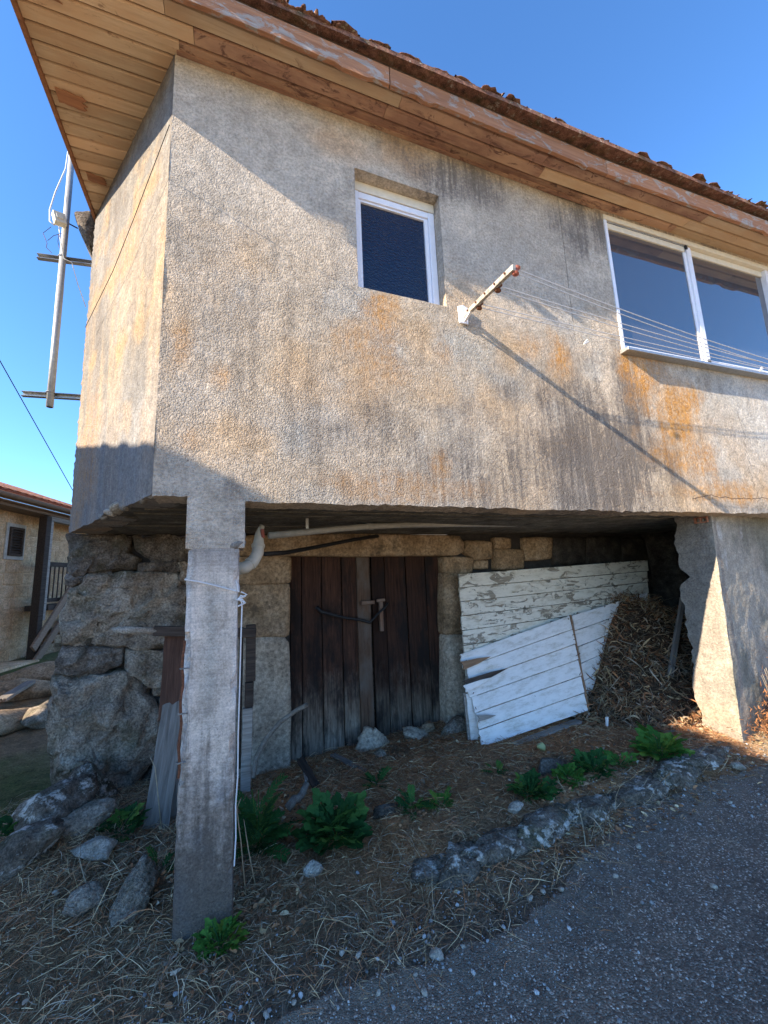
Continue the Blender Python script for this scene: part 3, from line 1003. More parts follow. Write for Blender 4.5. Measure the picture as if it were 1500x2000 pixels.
# ---- pillar
def pillar():
    vs_, fs = [], []
    x0, x1, y0, y1 = -.208, .032, .004, .25
    zs = np.linspace(-.12, 1.72, 93)
    ring = []
    for i in range(9): ring.append((i/8, 0.0))
    for i in range(1, 9): ring.append((1.0, i/8))
    for i in range(1, 9): ring.append((1-i/8, 1.0))
    for i in range(1, 8): ring.append((0.0, 1-i/8))
    n = len(ring)
    for z in zs:
        lean = .012*(1.6-z)
        for u, w in ring:
            x = x0+(x1-x0)*u-lean*(1-u)*.4
            y = y0+(y1-y0)*w
            if u == 0 and w < .13 and .62 < z < 1.28:
                e = .5+.5*nz((z, 0, 0), 14, 3)
                y += .022*(.6+e)
                x += .012*e
            if u in (0, 1) and w in (0, 1):
                ch = .005+.026*max(0, fnz((u*3, w*5, z), 6, 9, 4)-.08)
                x += (ch if u == 0 else -ch)
                y += (ch if w == 0 else -ch)
            top = sst(1.60, 1.72, z)
            d = .004*fnz((x, y, z), 12, 2, 3)+.012*fnz((x, y, z), 14, 6, 3)*top
            vs_.append((x+d*(u-.5)*2, y+d*(w-.5)*2, z))
    for j in range(len(zs)-1):
        for i in range(n):
            a, b = j*n+i, j*n+(i+1) % n
            fs.append((a, b, b+n, a+n))
    fs.append(tuple(range(n)))
    fs.append(tuple((len(zs)-1)*n+i for i in range(n)))
    m = MB()
    m.v, m.f = vs_, fs
    o = m.build('pillar', 'concrete', house)
    a = np.array(vs_)
    x, z = a[:, 0], a[:, 2]
    n1 = fbm(x*2, z, 3, 5, 61)
    c = np.array([.64, .545, .45])[None]*(.8+.4*n1)[:, None]
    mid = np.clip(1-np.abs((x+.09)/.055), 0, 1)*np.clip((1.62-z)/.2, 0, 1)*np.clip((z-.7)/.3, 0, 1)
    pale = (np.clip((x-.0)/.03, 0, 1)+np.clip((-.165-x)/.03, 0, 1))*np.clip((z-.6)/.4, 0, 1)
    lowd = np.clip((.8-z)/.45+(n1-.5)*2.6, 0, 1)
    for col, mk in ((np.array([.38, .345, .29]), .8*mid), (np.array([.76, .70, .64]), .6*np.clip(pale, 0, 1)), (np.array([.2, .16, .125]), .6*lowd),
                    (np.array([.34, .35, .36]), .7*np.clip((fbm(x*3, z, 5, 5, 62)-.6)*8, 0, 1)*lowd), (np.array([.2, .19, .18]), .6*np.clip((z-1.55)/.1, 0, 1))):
        c = c*(1-mk[:, None])+col[None]*mk[:, None]
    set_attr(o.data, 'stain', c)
    o['label'] = 'square concrete pillar with bared reinforcing rod'
    rb = MB()
    pts = [(-.207+.004*math.sin(k*.9)-.012*(1.6-z)*.4, .006+.002*math.cos(k*1.7), z) for k, z in enumerate(np.linspace(.66, 1.26, 24))]
    rb.tube(pts, [.0055+.001*(k % 2) for k in range(24)], 8)
    rb.build('reinforcing_rod', 'rust', o)
    for z in (.93, 1.13, .72):
        MB().tube([(-.222, .03, z), (-.218, -.002, z+.004), (-.2, -.006, z+.006), (-.18, -.002, z+.004)], .004, 6).build('tie_wire', 'plaster_rough', o)
    return o
pillar_o = pillar()
# ragged lump of render where the pillar head was cast against the column
for k, (x, z, r_) in enumerate(((.02, 1.715, .026), (.045, 1.735, .022), (-.15, 1.70, .02), (-.06, 1.69, .022), (.0, 1.695, .022), (.05, 1.76, .018))):
    rock('render_lump', (x, .012+.004*k, z), (r_*1.3, r_*.8, r_*.8), (0, k, 0), 20.0+k, 'plaster_rough', house, 2, .5, 2.0)

# ---- lower wall at the right: broken end, turned slightly from the facade
def lower_wall():
    A, B = Vector((3.93, .075)), Vector((8.4, .62))
    d = (B-A).normalized()
    nrm = Vector((-d.y, d.x))
    vs_, fs = [], []
    zs = np.linspace(-.1, ZB+.03, 60)
    NX = 120
    for z in zs:
        lean = -.075*(1.9-z)/1.7
        f0 = A+Vector((lean+.006*fnz((0, 0, z), 9, 2, 3), 0))
        rag = .04*fnz((3, 0, z), 6, 4, 4)+.02*fnz((1, 2, z), 22, 4, 2)
        if abs(z-1.42) < .07: rag -= .085*(1-abs(z-1.42)/.07)
        if z < .3: rag -= .08*(.3-z)/.3
        bk_ = f0+Vector((.01, .33+rag))
        for k in range(7):
            q = f0+(bk_-f0)*(1-k/6)
            dd = .006*fnz((q.x, q.y*3, z), 10, 5, 3)
            vs_.append((q.x-dd, q.y, z))
        for k in range(1, NX+1):
            q = f0+d*(4.4*(k/NX)**1.4)
            dd = .006*fnz((q.x, q.y, z), 5, 7, 3)
            vs_.append((q.x, q.y-dd, z))
    n = 7+NX
    for j in range(len(zs)-1):
        for i in range(n-1):
            a = j*n+i
            fs.append((a, a+1, a+n+1, a+n))
    # rear skin
    k0 = len(vs_)
    for j, z in enumerate(zs):
        p = vs_[j*n]
        vs_.append((p[0]+.02, p[1]+.012, p[2]))
        vs_.append((8.4, .95, z))
    for j in range(len(zs)-1):
        a = k0+2*j
        fs.append((a, a+2, a+3, a+1))
        fs.append((j*n, a, a+2, (j+1)*n))
    m = MB()
    m.v, m.f = vs_, fs
    o = m.build('lower_wall', 'render', house)
    a = np.array(vs_)
    x, z = a[:, 0]+a[:, 1], a[:, 2]
    n1 = fbm(x, z, 3, 5, 71)
    c = np.array([.38, .345, .28])[None]*(.7+.6*n1)[:, None]
    endf = (a[:, 0] < 4.0) & (a[:, 1] > .08)
    c[endf] = (np.array([.285, .25, .207])[None]*(.85+.3*n1)[:, None])[endf]
    mk = .6*np.clip((fbm(x, z, 3.3, 5, 72)-.56)*7, 0, 1)*(~endf)
    c = c*(1-mk[:, None])+np.array([.12, .13, .10])[None]*mk[:, None]
    mk = .6*np.clip((fbm(x*1.4, z, 5, 5, 73)-.62)*9, 0, 1)*(~endf)
    c = c*(1-mk[:, None])+np.array([.5, .49, .46])[None]*mk[:, None]
    mk = .5*np.clip((.45-z)/.3, 0, 1)*np.clip(n1*2-.4, 0, 1)
    c = c*(1-mk[:, None])+np.array([.36, .25, .14])[None]*mk[:, None]
    set_attr(o.data, 'stain', c)
    set_attr(o.data, 'mask', np.stack([n1*0, .5*np.clip(n1*1.6-.3, 0, 1)*(~endf), n1*0], 1))
    set_attr(o.data, 'rough', np.full((len(vs_), 3), .45))
    o['label'] = 'lower rendered wall with broken sunlit end'
    # hollow brick showing at the top of the broken end
    b = MB()
    x, y, z = 3.915, .10, 1.885
    b.box((x, y, z), (x+.1, y+.012, z+.052))
    b.box((x, y+.052, z), (x+.1, y+.062, z+.052))
    b.box((x, y+.098, z), (x+.1, y+.11, z+.052))
    b.box((x+.001, y+.012, z), (x+.1, y+.052, z+.009))
    b.box((x+.001, y+.062, z), (x+.1, y+.098, z+.009))
    b.box((x+.001, y+.012, z+.043), (x+.1, y+.052, z+.051))
    b.box((x+.001, y+.062, z+.043), (x+.1, y+.098, z+.051))
    b.box((x+.06, y+.013, z+.01), (x+.1, y+.097, z+.042))
    b.build('brick', 'brick', o)
    return o
lower_wall()

# ---- windows
def window_small():
    x0, x1, z0, z1 = SW
    yb = .085
    w = quick('window', 'alu', house, [((x0+.004, yb, z0+.002), (x0+.052, yb+.05, z1-.075)), ((x1-.052, yb, z0+.002), (x1-.004, yb+.05, z1-.075)),
              ((x0+.052, yb+.002, z1-.125), (x1-.052, yb+.048, z1-.077)), ((x0+.052, yb+.002, z0+.004), (x1-.052, yb+.048, z0+.03))], .004)
    w['label'] = 'small recessed window with frosted dark glass'
    quick('sash', 'alu', w, [((x0+.053, yb+.012, z0+.031), (x0+.07, yb+.045, z1-.126)), ((x1-.082, yb+.012, z0+.031), (x1-.053, yb+.045, z1-.126)),
              ((x0+.07, yb+.013, z1-.142), (x1-.082, yb+.044, z1-.126)), ((x0+.07, yb+.013, z0+.031), (x1-.082, yb+.044, z0+.043))], .003)
    quick('pane', 'glass_frost', w, [((x0+.068, yb+.028, z0+.04), (x1-.08, yb+.034, z1-.14))], 0)
    quick('sill', 'galv', w, [((x0+.05, yb-.03, z0-.004), (x1-.03, yb-.001, z0+.012))], .002)
    quick('shutter_box', 'alu_cream', w, [((x0+.003, yb-.004, z1-.073), (x1-.003, yb+.05, z1-.001))], .003)
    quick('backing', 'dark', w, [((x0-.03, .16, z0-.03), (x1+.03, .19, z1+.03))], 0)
window_small()

def window_big():
    x0, x1, z0, z1 = BW
    th = math.atan(.034)
    mw = Matrix.Translation((x0, fy(x0), 0)) @ Matrix.Rotation(-th, 4, 'Z')
    L = (x1-x0)/math.cos(th)
    w = quick('window', 'alu', house, [((0, -.012, z0), (.03, .07, z1-.055))], .003, mw)
    quick('jamb', 'alu', w, [((L-.07, -.012, z0), (L-.02, .07, z1-.055))], .003, mw)
    w['label'] = 'wide two pane sliding window'
    quick('head_frame', 'alu_cream', w, [((-.006, -.016, z1-.054), (L-.015, .07, z1-.006))], .003, mw)
    quick('track', 'galv', w, [((.03, -.006, z1-.068), (1.03, .02, z1-.056))], .001, mw)
    quick('sash', 'alu_cream', w, [((.031, .0, z1-.125), (1.0, .03, z1-.07))], .003, mw)
    quick('sash', 'alu_cream', w, [((1.09, .02, z1-.115), (L-.071, .05, z1-.056))], .003, mw)
    quick('bottom_rail', 'alu', w, [((.031, .0, z0+.001), (1.02, .03, z0+.045))], .003, mw)
    quick('bottom_rail', 'alu', w, [((1.08, .02, z0+.001), (L-.071, .05, z0+.075))], .003, mw)
    quick('mullion', 'alu', w, [((1.02, -.008, z0+.002), (1.075, .035, z1-.07)), ((.985, .004, z0+.046), (1.019, .03, z1-.126))], .003, mw)
    quick('mullion', 'alu', w, [((1.077, .016, z0+.076), (1.115, .05, z1-.116))], .003, mw)
    quick('latch', 'black', w, [((1.03, -.02, z0+.01), (1.06, -.0085, z0+.05)), ((1.0, -.014, z1-.1), (1.03, -.002, z1-.06))], .003, mw)
    quick('pane', 'glass', w, [((.03, .013, z0+.04), (.99, .019, z1-.12))], 0, mw)
    quick('pane', 'glass', w, [((1.11, .033, z0+.07), (L-.075, .039, z1-.11))], 0, mw)
    s = MB()
    s.add([(-.02, -.075, z0-.022), (L+.02, -.075, z0-.022), (L+.02, .02, z0-.002), (-.02, .02, z0-.002),
           (-.02, -.075, z0-.045), (L+.02, -.075, z0-.045), (L+.02, .02, z0-.045), (-.02, .02, z0-.045)],
          [(0,1,2,3),(4,7,6,5),(0,4,5,1),(1,5,6,2),(2,6,7,3),(3,7,4,0)])
    s.build('sill', 'galv', w, mw, bevel=.003)
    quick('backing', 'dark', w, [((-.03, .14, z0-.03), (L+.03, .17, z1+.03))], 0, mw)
window_big()

# ---- eaves: soffit boards, fascia, rake board, tiles
ZS = ZT
roof = MB()
roof.add([(-1.16, -.30, 4.81), (8.9, -.50, 4.81), (8.9, 6.2, 6.5), (-1.16, 6.2, 6.5), (-1.16, -.30, 4.775), (8.9, -.50, 4.775), (8.9, 6.2, 6.45), (-1.16, 6.2, 6.45)],
         [(0,1,2,3),(4,7,6,5),(0,4,5,1),(1,5,6,2),(2,6,7,3),(3,7,4,0)])
roof_o = roof.build('roof', 'tile', house)
roof_o['label'] = 'low pitched clay tile roof with wooden eaves'
soff = MB().box((-1.13, -.235, ZS+.02), (8.6, 1.6, ZS+.05)).build('eaves', 'wood_dark', house)
soff['label'] = 'varnished board soffit under the eaves'
rdm = random.Random(9)
PW = .088
y = -.245
row = 0
while y < 1.42:
    front = y < .0
    segs = []
    if y < .01:
        x = -1.135
        first = True
        while x < 8.5:
            L = rdm.uniform(1.1, 1.9) if not first else rdm.uniform(.5, 1.0)
            segs.append((x, min(8.5, x+L)))
            x += L
            first = False
    else:
        tmax = max(0.0, y)/1.40
        xr = XC+(GT.x-XC)*tmax
        if y < .1: xr = XC+.15
        segs.append((-1.135, xr+.03))
    for (xa, xb) in segs:
        # tongue-and-groove board with a bead at one edge
        gap = .005
        prof = [(gap*.7, .004), (gap+.005, -.009), (PW*.5, -.0085), (PW-gap-.005, -.009), (PW-gap*.7, .004), (PW-gap*.7, .012), (gap*.7, .012)]
        sag = rdm.uniform(-.003, .0)
        m = MB().prism([(yy, zz+sag) for yy, zz in prof], 'x', 0, xb-xa-.003)
        def sh(x_):
            return -(max(0, x_-XJ))*.034
        if xb-xa > .5 and xa > XJ-1.2:
            d0, d1 = sh(xa), sh(xb)
        else:
            d0 = d1 = 0
        m.v = [(vx, vy+d0+(d1-d0)*vx/max(.01, xb-xa), vz) for vx, vy, vz in m.v]
        mat_ = 'soffit' if (xa < -.6 or (xa > 3.2 and rdm.random() < .75) or rdm.random() < .12) else 'soffit_dark'
        m.build('soffit_board', mat_, soff, Matrix.Translation((xa, y, ZS+.004)))
    y += PW
    row += 1
# three loose or split boards hanging under the rake
for k, (px_, py_, L, wd) in enumerate(((-1.10, .42, .16, .085), (-1.09, .98, .12, .07), (-1.1, -.12, .2, .06))):
    mw = frame_from((px_, py_, ZS-.012-.004*k), (1, .05, -.06), (0, 1, 0))
    board_mesh(L, wd, .006, 40+k, 0, .03, warp=.004).build('split_board', 'rake', soff, mw)
# fascia boards
rdm = random.Random(3)
fx = -1.16
for L in (2.05, 1.86, 2.2, 2.4, 2.3):
    x0, x1 = fx, fx+L-.006
    def fyy(x_): return -.262-(max(0, x_-XJ))*.034
    p0, p1 = Vector((x0, fyy(x0), ZS-.032)), Vector((x1, fyy(x1), ZS-.032))
    mw = frame_from(p0, p1-p0, (0, 0, 1))
    m = MB()
    n = 40
    Lr = (p1-p0).length
    poly = [(Lr*i/n, .006*fnz((x0+Lr*i/n, 0, 0), 3.5, 3, 4)-(.02 if nz((x0+Lr*i/n, 0, 0), 2.2, 9) > .35 else 0)) for i in range(n+1)]
    poly += [(Lr, .135), (0, .135)]
    m.prism(poly, 'z', 0, .026)
    m.build('fascia_board', 'fascia', soff, mw, bevel=.002)
    fx += L
MB().bar((-1.148, -.235, ZS+.045), (-1.148, 1.46, ZS+.045), .024, .15).build('rake_board', 'rake', soff, bevel=.003)
MB().bar((XC+.01, -.012, ZS-.008), (2.5, -.012, ZS-.008), .02, .016).build('cover_strip', 'soffit_dark', soff)
MB().bar((2.0, -.02, ZS-.012), (2.9, -.03, ZS-.02), .025, .014).build('cover_strip', 'soffit_dark', soff)

# roof tiles at the eaves: curved covers and pans, each its own
def tile_mesh(r0, r1, L, up_, seed):
    m = MB()
    n, k = 9, 5
    vs_ = []
    for t in (0, .012):
        for j in range(k+1):
            f_ = j/k
            r_ = r0+(r1-r0)*f_-t
            for i in range(n+1):
                a = math.pi*(i/n)
                zz = r_*math.sin(a)*.24*(1 if up_ else -1)
                e = (.03*fnz((i*.6, seed, 0), 1, seed, 3) if j == 0 else 0)
                vs_.append((r_*math.cos(a), L*f_+e, zz+(0 if up_ else 0)))
    S = (n+1)*(k+1)
    fs = []
    for j in range(k):
        for i in range(n):
            a = j*(n+1)+i
            fs.append((a, a+1, a+n+2, a+n+1))
            fs.append((S+a, S+a+n+1, S+a+n+2, S+a+1))
    for i in range(n):
        fs.append((i, S+i, S+i+1, i+1))
    m.v, m.f = vs_, fs
    return m
rdm = random.Random(12)
tilt = math.atan((6.5-4.83)/6.5)
protoc = [tile_mesh(.092, .078, .44, True, 1.0+q) for q in range(3)]
protop = [tile_mesh(.082, .09, .44, False, 7.0+q) for q in range(3)]
meshes = {}
x = -1.10
k = 0
while x < 8.4:
    yb_ = -.345-(max(0, x-XJ))*.034
    for kind_, dx, dz, protos in (('c', 0, .044, protoc), ('p', .105, .060, protop)):
        q = rdm.randrange(3)
        mw = Matrix.Translation((x+dx+rdm.uniform(-.008, .008), yb_+rdm.uniform(-.03, .02)+(.02 if kind_ == 'p' else 0), 4.758+dz+rdm.uniform(-.008, .008))) @ Matrix.Rotation(tilt+rdm.uniform(-.05, .05), 4, 'X') @ Matrix.Rotation(rdm.uniform(-.12, .12), 4, 'Z') @ Matrix.Rotation(rdm.uniform(-.15, .15), 4, 'Y')
        if (kind_, q) not in meshes:
            o = protos[q].build('roof_tile', 'tile', roof_o, mw, smooth=True)
            meshes[(kind_, q)] = o.data
        else:
            o = bpy.data.objects.new('roof_tile', meshes[(kind_, q)])
            link(o, roof_o, mw)
    x += .21
    k += 1
# rake edge tiles
for j in range(6):
    mw = Matrix.Translation((-1.15, -.32+j*.38, 4.84+j*.38*math.tan(tilt))) @ Matrix.Rotation(tilt, 4, 'X')
    o = bpy.data.objects.new('roof_tile', meshes[('c', list(k_[1] for k_ in meshes if k_[0] == 'c')[0])])
    link(o, roof_o, mw)
# bedding strip under the tiles
MB().add([(-1.15, -.275, 4.77), (XJ, -.275, 4.77), (8.4, -.475, 4.77), (8.4, -.475, 4.835), (XJ, -.275, 4.835), (-1.15, -.275, 4.835),
          (-1.15, -.2, 4.77), (XJ, -.2, 4.77), (8.4, -.4, 4.77), (8.4, -.4, 4.835), (XJ, -.2, 4.835), (-1.15, -.2, 4.835)],
         [(0,1,4,5),(1,2,3,4),(6,11,10,7),(7,10,9,8),(0,6,7,1),(1,7,8,2),(5,4,10,11),(4,3,9,10)]).build('bedding', 'bedding', roof_o)
# dark granite slab sticking out at the old house's eave
stone('eave_stone', [(-1.423, 4.94), (-1.281, 4.992), (-1.26, 4.845), (-1.262, 4.576), (-1.319, 4.666), (-1.391, 4.859)], 1.75, .3, .03, 4.0, house, 'granite_dark', rough=.02)

# ------------------------------------------------------------------ stone ground floor
YW = 1.72
sw = MB().box((-1.12, YW+.09, -.3), (.52, YW+.4, ZB+.03))
sw.box((2.3, YW+.09, -.3), (8.2, YW+.4, ZB+.03)).box((.5, YW+.25, -.3), (2.32, YW+.4, ZB+.03))
sw_o = sw.build('stone_wall', 'dark', house)
sw_o['label'] = 'old granite ground floor wall of huge rough stones'
STONES = [
 # outline, front offset, bulge, material
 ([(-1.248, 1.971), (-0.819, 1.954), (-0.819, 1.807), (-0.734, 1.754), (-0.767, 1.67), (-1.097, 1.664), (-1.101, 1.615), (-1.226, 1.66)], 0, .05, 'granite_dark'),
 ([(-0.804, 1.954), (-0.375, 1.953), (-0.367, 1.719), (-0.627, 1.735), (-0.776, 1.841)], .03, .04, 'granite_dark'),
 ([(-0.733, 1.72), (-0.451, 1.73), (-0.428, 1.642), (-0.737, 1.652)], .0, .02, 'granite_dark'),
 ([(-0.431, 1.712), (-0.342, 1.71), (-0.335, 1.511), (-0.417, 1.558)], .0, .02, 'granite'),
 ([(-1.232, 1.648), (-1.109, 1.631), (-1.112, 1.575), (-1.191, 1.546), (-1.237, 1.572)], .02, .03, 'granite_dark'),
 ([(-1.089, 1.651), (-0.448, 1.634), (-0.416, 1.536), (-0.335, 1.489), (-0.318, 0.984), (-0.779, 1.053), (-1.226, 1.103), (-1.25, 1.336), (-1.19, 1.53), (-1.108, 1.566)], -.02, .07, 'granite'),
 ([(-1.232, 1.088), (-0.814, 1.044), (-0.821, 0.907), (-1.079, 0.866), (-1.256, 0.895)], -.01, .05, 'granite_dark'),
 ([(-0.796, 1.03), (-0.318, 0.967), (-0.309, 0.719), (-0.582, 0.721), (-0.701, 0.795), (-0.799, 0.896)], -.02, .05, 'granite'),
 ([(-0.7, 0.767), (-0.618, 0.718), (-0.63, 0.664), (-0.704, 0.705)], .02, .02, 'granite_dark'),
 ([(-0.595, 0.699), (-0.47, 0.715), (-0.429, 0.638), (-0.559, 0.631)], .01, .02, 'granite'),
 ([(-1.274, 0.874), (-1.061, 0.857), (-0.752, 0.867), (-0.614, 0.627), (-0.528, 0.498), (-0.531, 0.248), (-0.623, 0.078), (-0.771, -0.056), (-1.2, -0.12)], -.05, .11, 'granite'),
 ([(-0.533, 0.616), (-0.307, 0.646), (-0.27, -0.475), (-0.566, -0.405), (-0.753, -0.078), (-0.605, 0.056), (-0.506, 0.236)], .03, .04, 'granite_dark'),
 # dressed blocks left of the door
 ([(0.054, 1.755), (0.517, 1.751), (0.511, 1.506), (0.057, 1.516)], -.01, .006, 'granite_warm'),
 ([(-0.054, 1.507), (0.506, 1.492), (0.5, 1.018), (-0.045, 1.048)], 0, .006, 'granite_warm'),
 ([(0.006, 1.031), (0.5, 1.005), (0.508, 0.41), (0.506, -0.241), (0.029, -0.164)], -.01, .01, 'granite_grey'),
 ([(-0.342, 1.71), (-0.067, 1.703), (-0.053, 1.036), (-0.321, 1.06)], .02, .02, 'granite_warm'),
 ([(-0.32, 1.043), (-0.002, 1.014), (0.022, -0.241), (-0.28, -0.177)], .03, .02, 'granite_dark'),
 # lintel
 ([(-0.064, 1.952), (1.199, 1.966), (2.431, 1.947), (2.419, 1.724), (1.192, 1.747), (-0.06, 1.771)], -.015, .008, 'granite_warm'),
 # right jamb: two rounded posts
 ([(2.172, 1.712), (2.542, 1.693), (2.509, 1.534), (2.415, 1.515), (2.16, 1.546)], 0, .01, 'granite_warm'),
 ([(2.147, 1.535), (2.401, 1.51), (2.349, 0.885), (2.102, 0.906)], -.02, .05, 'granite_warm'),
 ([(2.113, 0.889), (2.361, 0.868), (2.31, -0.173), (2.061, -0.151)], -.03, .06, 'granite_grey'),
 # rubble above the leaning boards
 ([(2.473, 1.889), (2.814, 1.875), (2.795, 1.687), (2.575, 1.68), (2.449, 1.763)], .01, .03, 'granite_warm'),
 ([(2.573, 1.657), (2.744, 1.659), (2.735, 1.572), (2.552, 1.578)], .02, .02, 'granite_warm'),
 ([(2.861, 1.786), (3.237, 1.775), (3.227, 1.558), (2.838, 1.558)], .0, .025, 'granite_warm'),
 ([(2.861, 1.923), (3.075, 1.91), (3.063, 1.801), (2.862, 1.798)], .0, .02, 'granite_warm'),
 ([(3.285, 1.921), (3.72, 1.919), (3.67, 1.668), (3.283, 1.652)], .02, .03, 'granite_warm'),
 ([(2.394, 1.499), (3.048, 1.528), (2.934, 0.494), (2.36, 0.557)], .06, .03, 'granite_grey'),
 ([(3.077, 1.527), (3.73, 1.53), (3.576, 0.424), (2.961, 0.491)], .07, .03, 'granite_grey'),
 ([(3.754, 1.932), (4.287, 1.917), (4.218, 1.592), (3.707, 1.593)], .04, .03, 'shade_stone'),
 ([(4.324, 1.93), (4.923, 1.929), (4.851, 1.442), (4.232, 1.463)], .05, .03, 'shade_stone'),
 ([(3.767, 1.566), (4.231, 1.566), (4.644, 1.41), (4.45, 0.328), (3.606, 0.42)], .06, .03, 'shade_stone'),
 ([(4.977, 1.915), (6.032, 1.911), (5.817, 0.988), (4.617, 1.061)], .05, .03, 'shade_stone'),
 ([(4.612, 1.035), (5.811, 0.961), (5.589, 0.009), (4.452, 0.147)], .05, .03, 'shade_stone'),
]
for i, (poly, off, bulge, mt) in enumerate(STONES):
    dressed = mt in ('granite_warm', 'granite_grey', 'shade_stone')
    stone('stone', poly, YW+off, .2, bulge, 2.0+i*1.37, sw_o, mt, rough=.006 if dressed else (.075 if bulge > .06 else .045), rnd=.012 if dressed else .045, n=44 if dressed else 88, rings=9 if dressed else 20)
# side face of the corner going back
rdm = random.Random(21)
z = -.1
k = 0
while z < 1.9:
    h = rdm.uniform(.28, .5)
    m = stone('stone', [(YW+.02, z), (YW+.75, z+.02), (YW+.78, z+h-.02), (YW+.02, z+h-.02)], 0, .2, .05, 60+k, sw_o, 'granite_dark', rough=.03)
    mw = Matrix(((0, 1, 0, -1.13), (1, 0, 0, 0), (0, 0, 1, 0), (0, 0, 0, 1)))
    m.data.transform(mw)
    m.data.flip_normals()
    z += h
    k += 1
# inner side wall, right of the leaf heap
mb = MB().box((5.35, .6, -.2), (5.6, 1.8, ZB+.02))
mb.build('inner_wall', 'shade_stone', house)  # dark colour carries the recess shade

# ---- door
YD = 1.86
door = MB().box((.50, YD+.035, 0.02), (2.26, YD+.06, 1.76)).build('door', 'wood_dark', house)
door['label'] = 'dark plank double door bleached grey at the foot'
DXZ = [((0.529, -0.087), (0.636, -0.124)), ((0.638, -0.107), (0.835, -0.125)), ((0.838, -0.117), (1.038, -0.125)), ((1.041, -0.09), (1.208, -0.1)),
       ((1.36, -0.108), (1.511, -0.124)), ((1.513, -0.125), (1.749, -0.155)), ((1.753, -0.136), (1.982, -0.155)), ((1.986, -0.136), (2.153, -0.114))]
for k, ((xa, za), (xb, zb_)) in enumerate(DXZ):
    w_ = xb-xa-.006
    zlow = min(za, zb_)
    mw = frame_from((xb-.003, YD+.004*(k % 3), zlow-.01), (0, 0, 1), (-1, 0, 0))
    board_mesh(1.772-zlow, w_, .028, 70+k, .05, 0, warp=.002).build('plank', 'door', door, mw, bevel=.003)
bx = (1.194, -0.032), (1.331, -0.055)
mw = frame_from((bx[1][0], YD-.03, bx[1][1]), (0, 0, 1), (-1, 0, 0))
board_mesh(1.758-bx[1][1], bx[1][0]-bx[0][0], .028, 80, .02, 0, warp=.003).build('cover_batten', 'batten', door, mw, bevel=.003)
mw = frame_from((1.22, 1.79, 1.257), (1, 0, 0), (0, 0, 1))
board_mesh(.14, .035, .04, 81).build('latch_bar', 'wood_pale', door, mw, bevel=.004)
mw = frame_from((1.454, 1.8, 0.982), (0, 0, 1), (-1, 0, 0))
board_mesh(.32, .04, .035, 82).build('latch_post', 'wood_pale', door, mw, bevel=.004)
mw = frame_from((1.386, 1.78, 1.273), (1, 0, .05), (0, 0, 1))
board_mesh(.09, .03, .03, 83).build('latch_peg', 'wood_pale', door, mw, bevel=.008)
pts = [(0.769, 1.77, 1.266), (0.816, 1.76, 1.215), (1.023, 1.74, 1.149), (1.205, 1.74, 1.112), (1.291, 1.73, 1.081), (1.367, 1.74, 1.145), (1.468, 1.75, 1.218), (1.501, 1.76, 1.257)]
MB().tube(pts, [.02, .017, .013, .013, .016, .012, .012, .012], 8).build('iron_hook', 'black', door, smooth=True)
MB().box((.50, YD+.03, 1.755), (2.26, YD+.08, 1.80)).build('head_rail', 'wood_dark', door)

# ------------------------------------------------------------------ leaning white board panels
def panel(name, corners, n_boards, T, mat, label, splits=(), rag=(.02, .01), seed=0, split_mat='wood_broken'):
    """corners bl, br, tr, tl in world space; boards run along the bottom edge"""
    bl, br, tr, tl = [Vector(c) for c in corners]
    t = thing(name, bl, label, 'board panel', 'old painted board panels leaning on the back wall')
    nrm = (br-bl).cross(tl-bl).normalized()
    rd = random.Random(seed)
    for k in range(n_boards):
        a0, a1 = k/n_boards, (k+1)/n_boards
        c4 = [bl.lerp(tl, a0), br.lerp(tr, a0), br.lerp(tr, a1), bl.lerp(tl, a1)]
        p0, p1, q0 = c4[0], c4[1], c4[3]
        mw = frame_from(p0, p1-p0, q0-p0)
        inv = mw.inverted()
        l4 = [inv @ c for c in c4]
        r0, r1 = rd.uniform(-1, 1)*rag[0], rd.uniform(-1, 1)*rag[1]
        def pt(u, v):
            a, b = l4[0].lerp(l4[1], u), l4[3].lerp(l4[2], u)
            return a.lerp(b, v)
        out = []
        for i in range(9):
            p = pt(i/8, .012); out.append((p.x+(r0 if i == 0 else 0)+(r1 if i == 8 else 0), p.y+rd.uniform(0, .0025)))
        for i in range(1, 5):
            p = pt(1, i/5); out.append((p.x+r1+rd.uniform(-.4, .4)*rag[1], p.y))
        for i in range(8, -1, -1):
            p = pt(i/8, .988); out.append((p.x+(r0 if i == 0 else 0)+(r1 if i == 8 else 0), p.y-rd.uniform(0, .0025)))
        for i in range(4, 0, -1):
            p = pt(0, i/5); out.append((p.x+r0+rd.uniform(-.4, .4)*rag[0], p.y))
        zo = rd.uniform(-.003, .003)
        MB().prism(out, 'z', zo, T+zo).build('board', mat, t, mw, bevel=.002)
    # ledge behind, holding the boards together
    for f_ in (.12, .85):
        a, b = bl.lerp(br, f_)-nrm*.014, tl.lerp(tr, f_)-nrm*.014
        MB().bar(a, b, .07, .024, tuple(nrm)).build('ledge', 'wood_grey', t)
    return t, nrm
pa, _ = panel('board_panel', ((2.078, 1.3, 0.12), (4.684, 1.42, 0.182), (5.103, 1.6, 1.604), (2.223, 1.56, 1.518)), 10, .022, 'paint_peel',
      'flaking cream and white board panel at the back, nearest the stone wall', rag=(.012, .01), seed=100)
pb, nb_ = panel('board_panel', ((2.022, 1.02, 0.047), (3.227, 1.02, 0.168), (3.506, 1.4, 1.015), (2.107, 1.4, 0.748)), 6, .024, 'paint_white',
      'clean white board panel in front with splintered left end', rag=(.022, .005), seed=120)
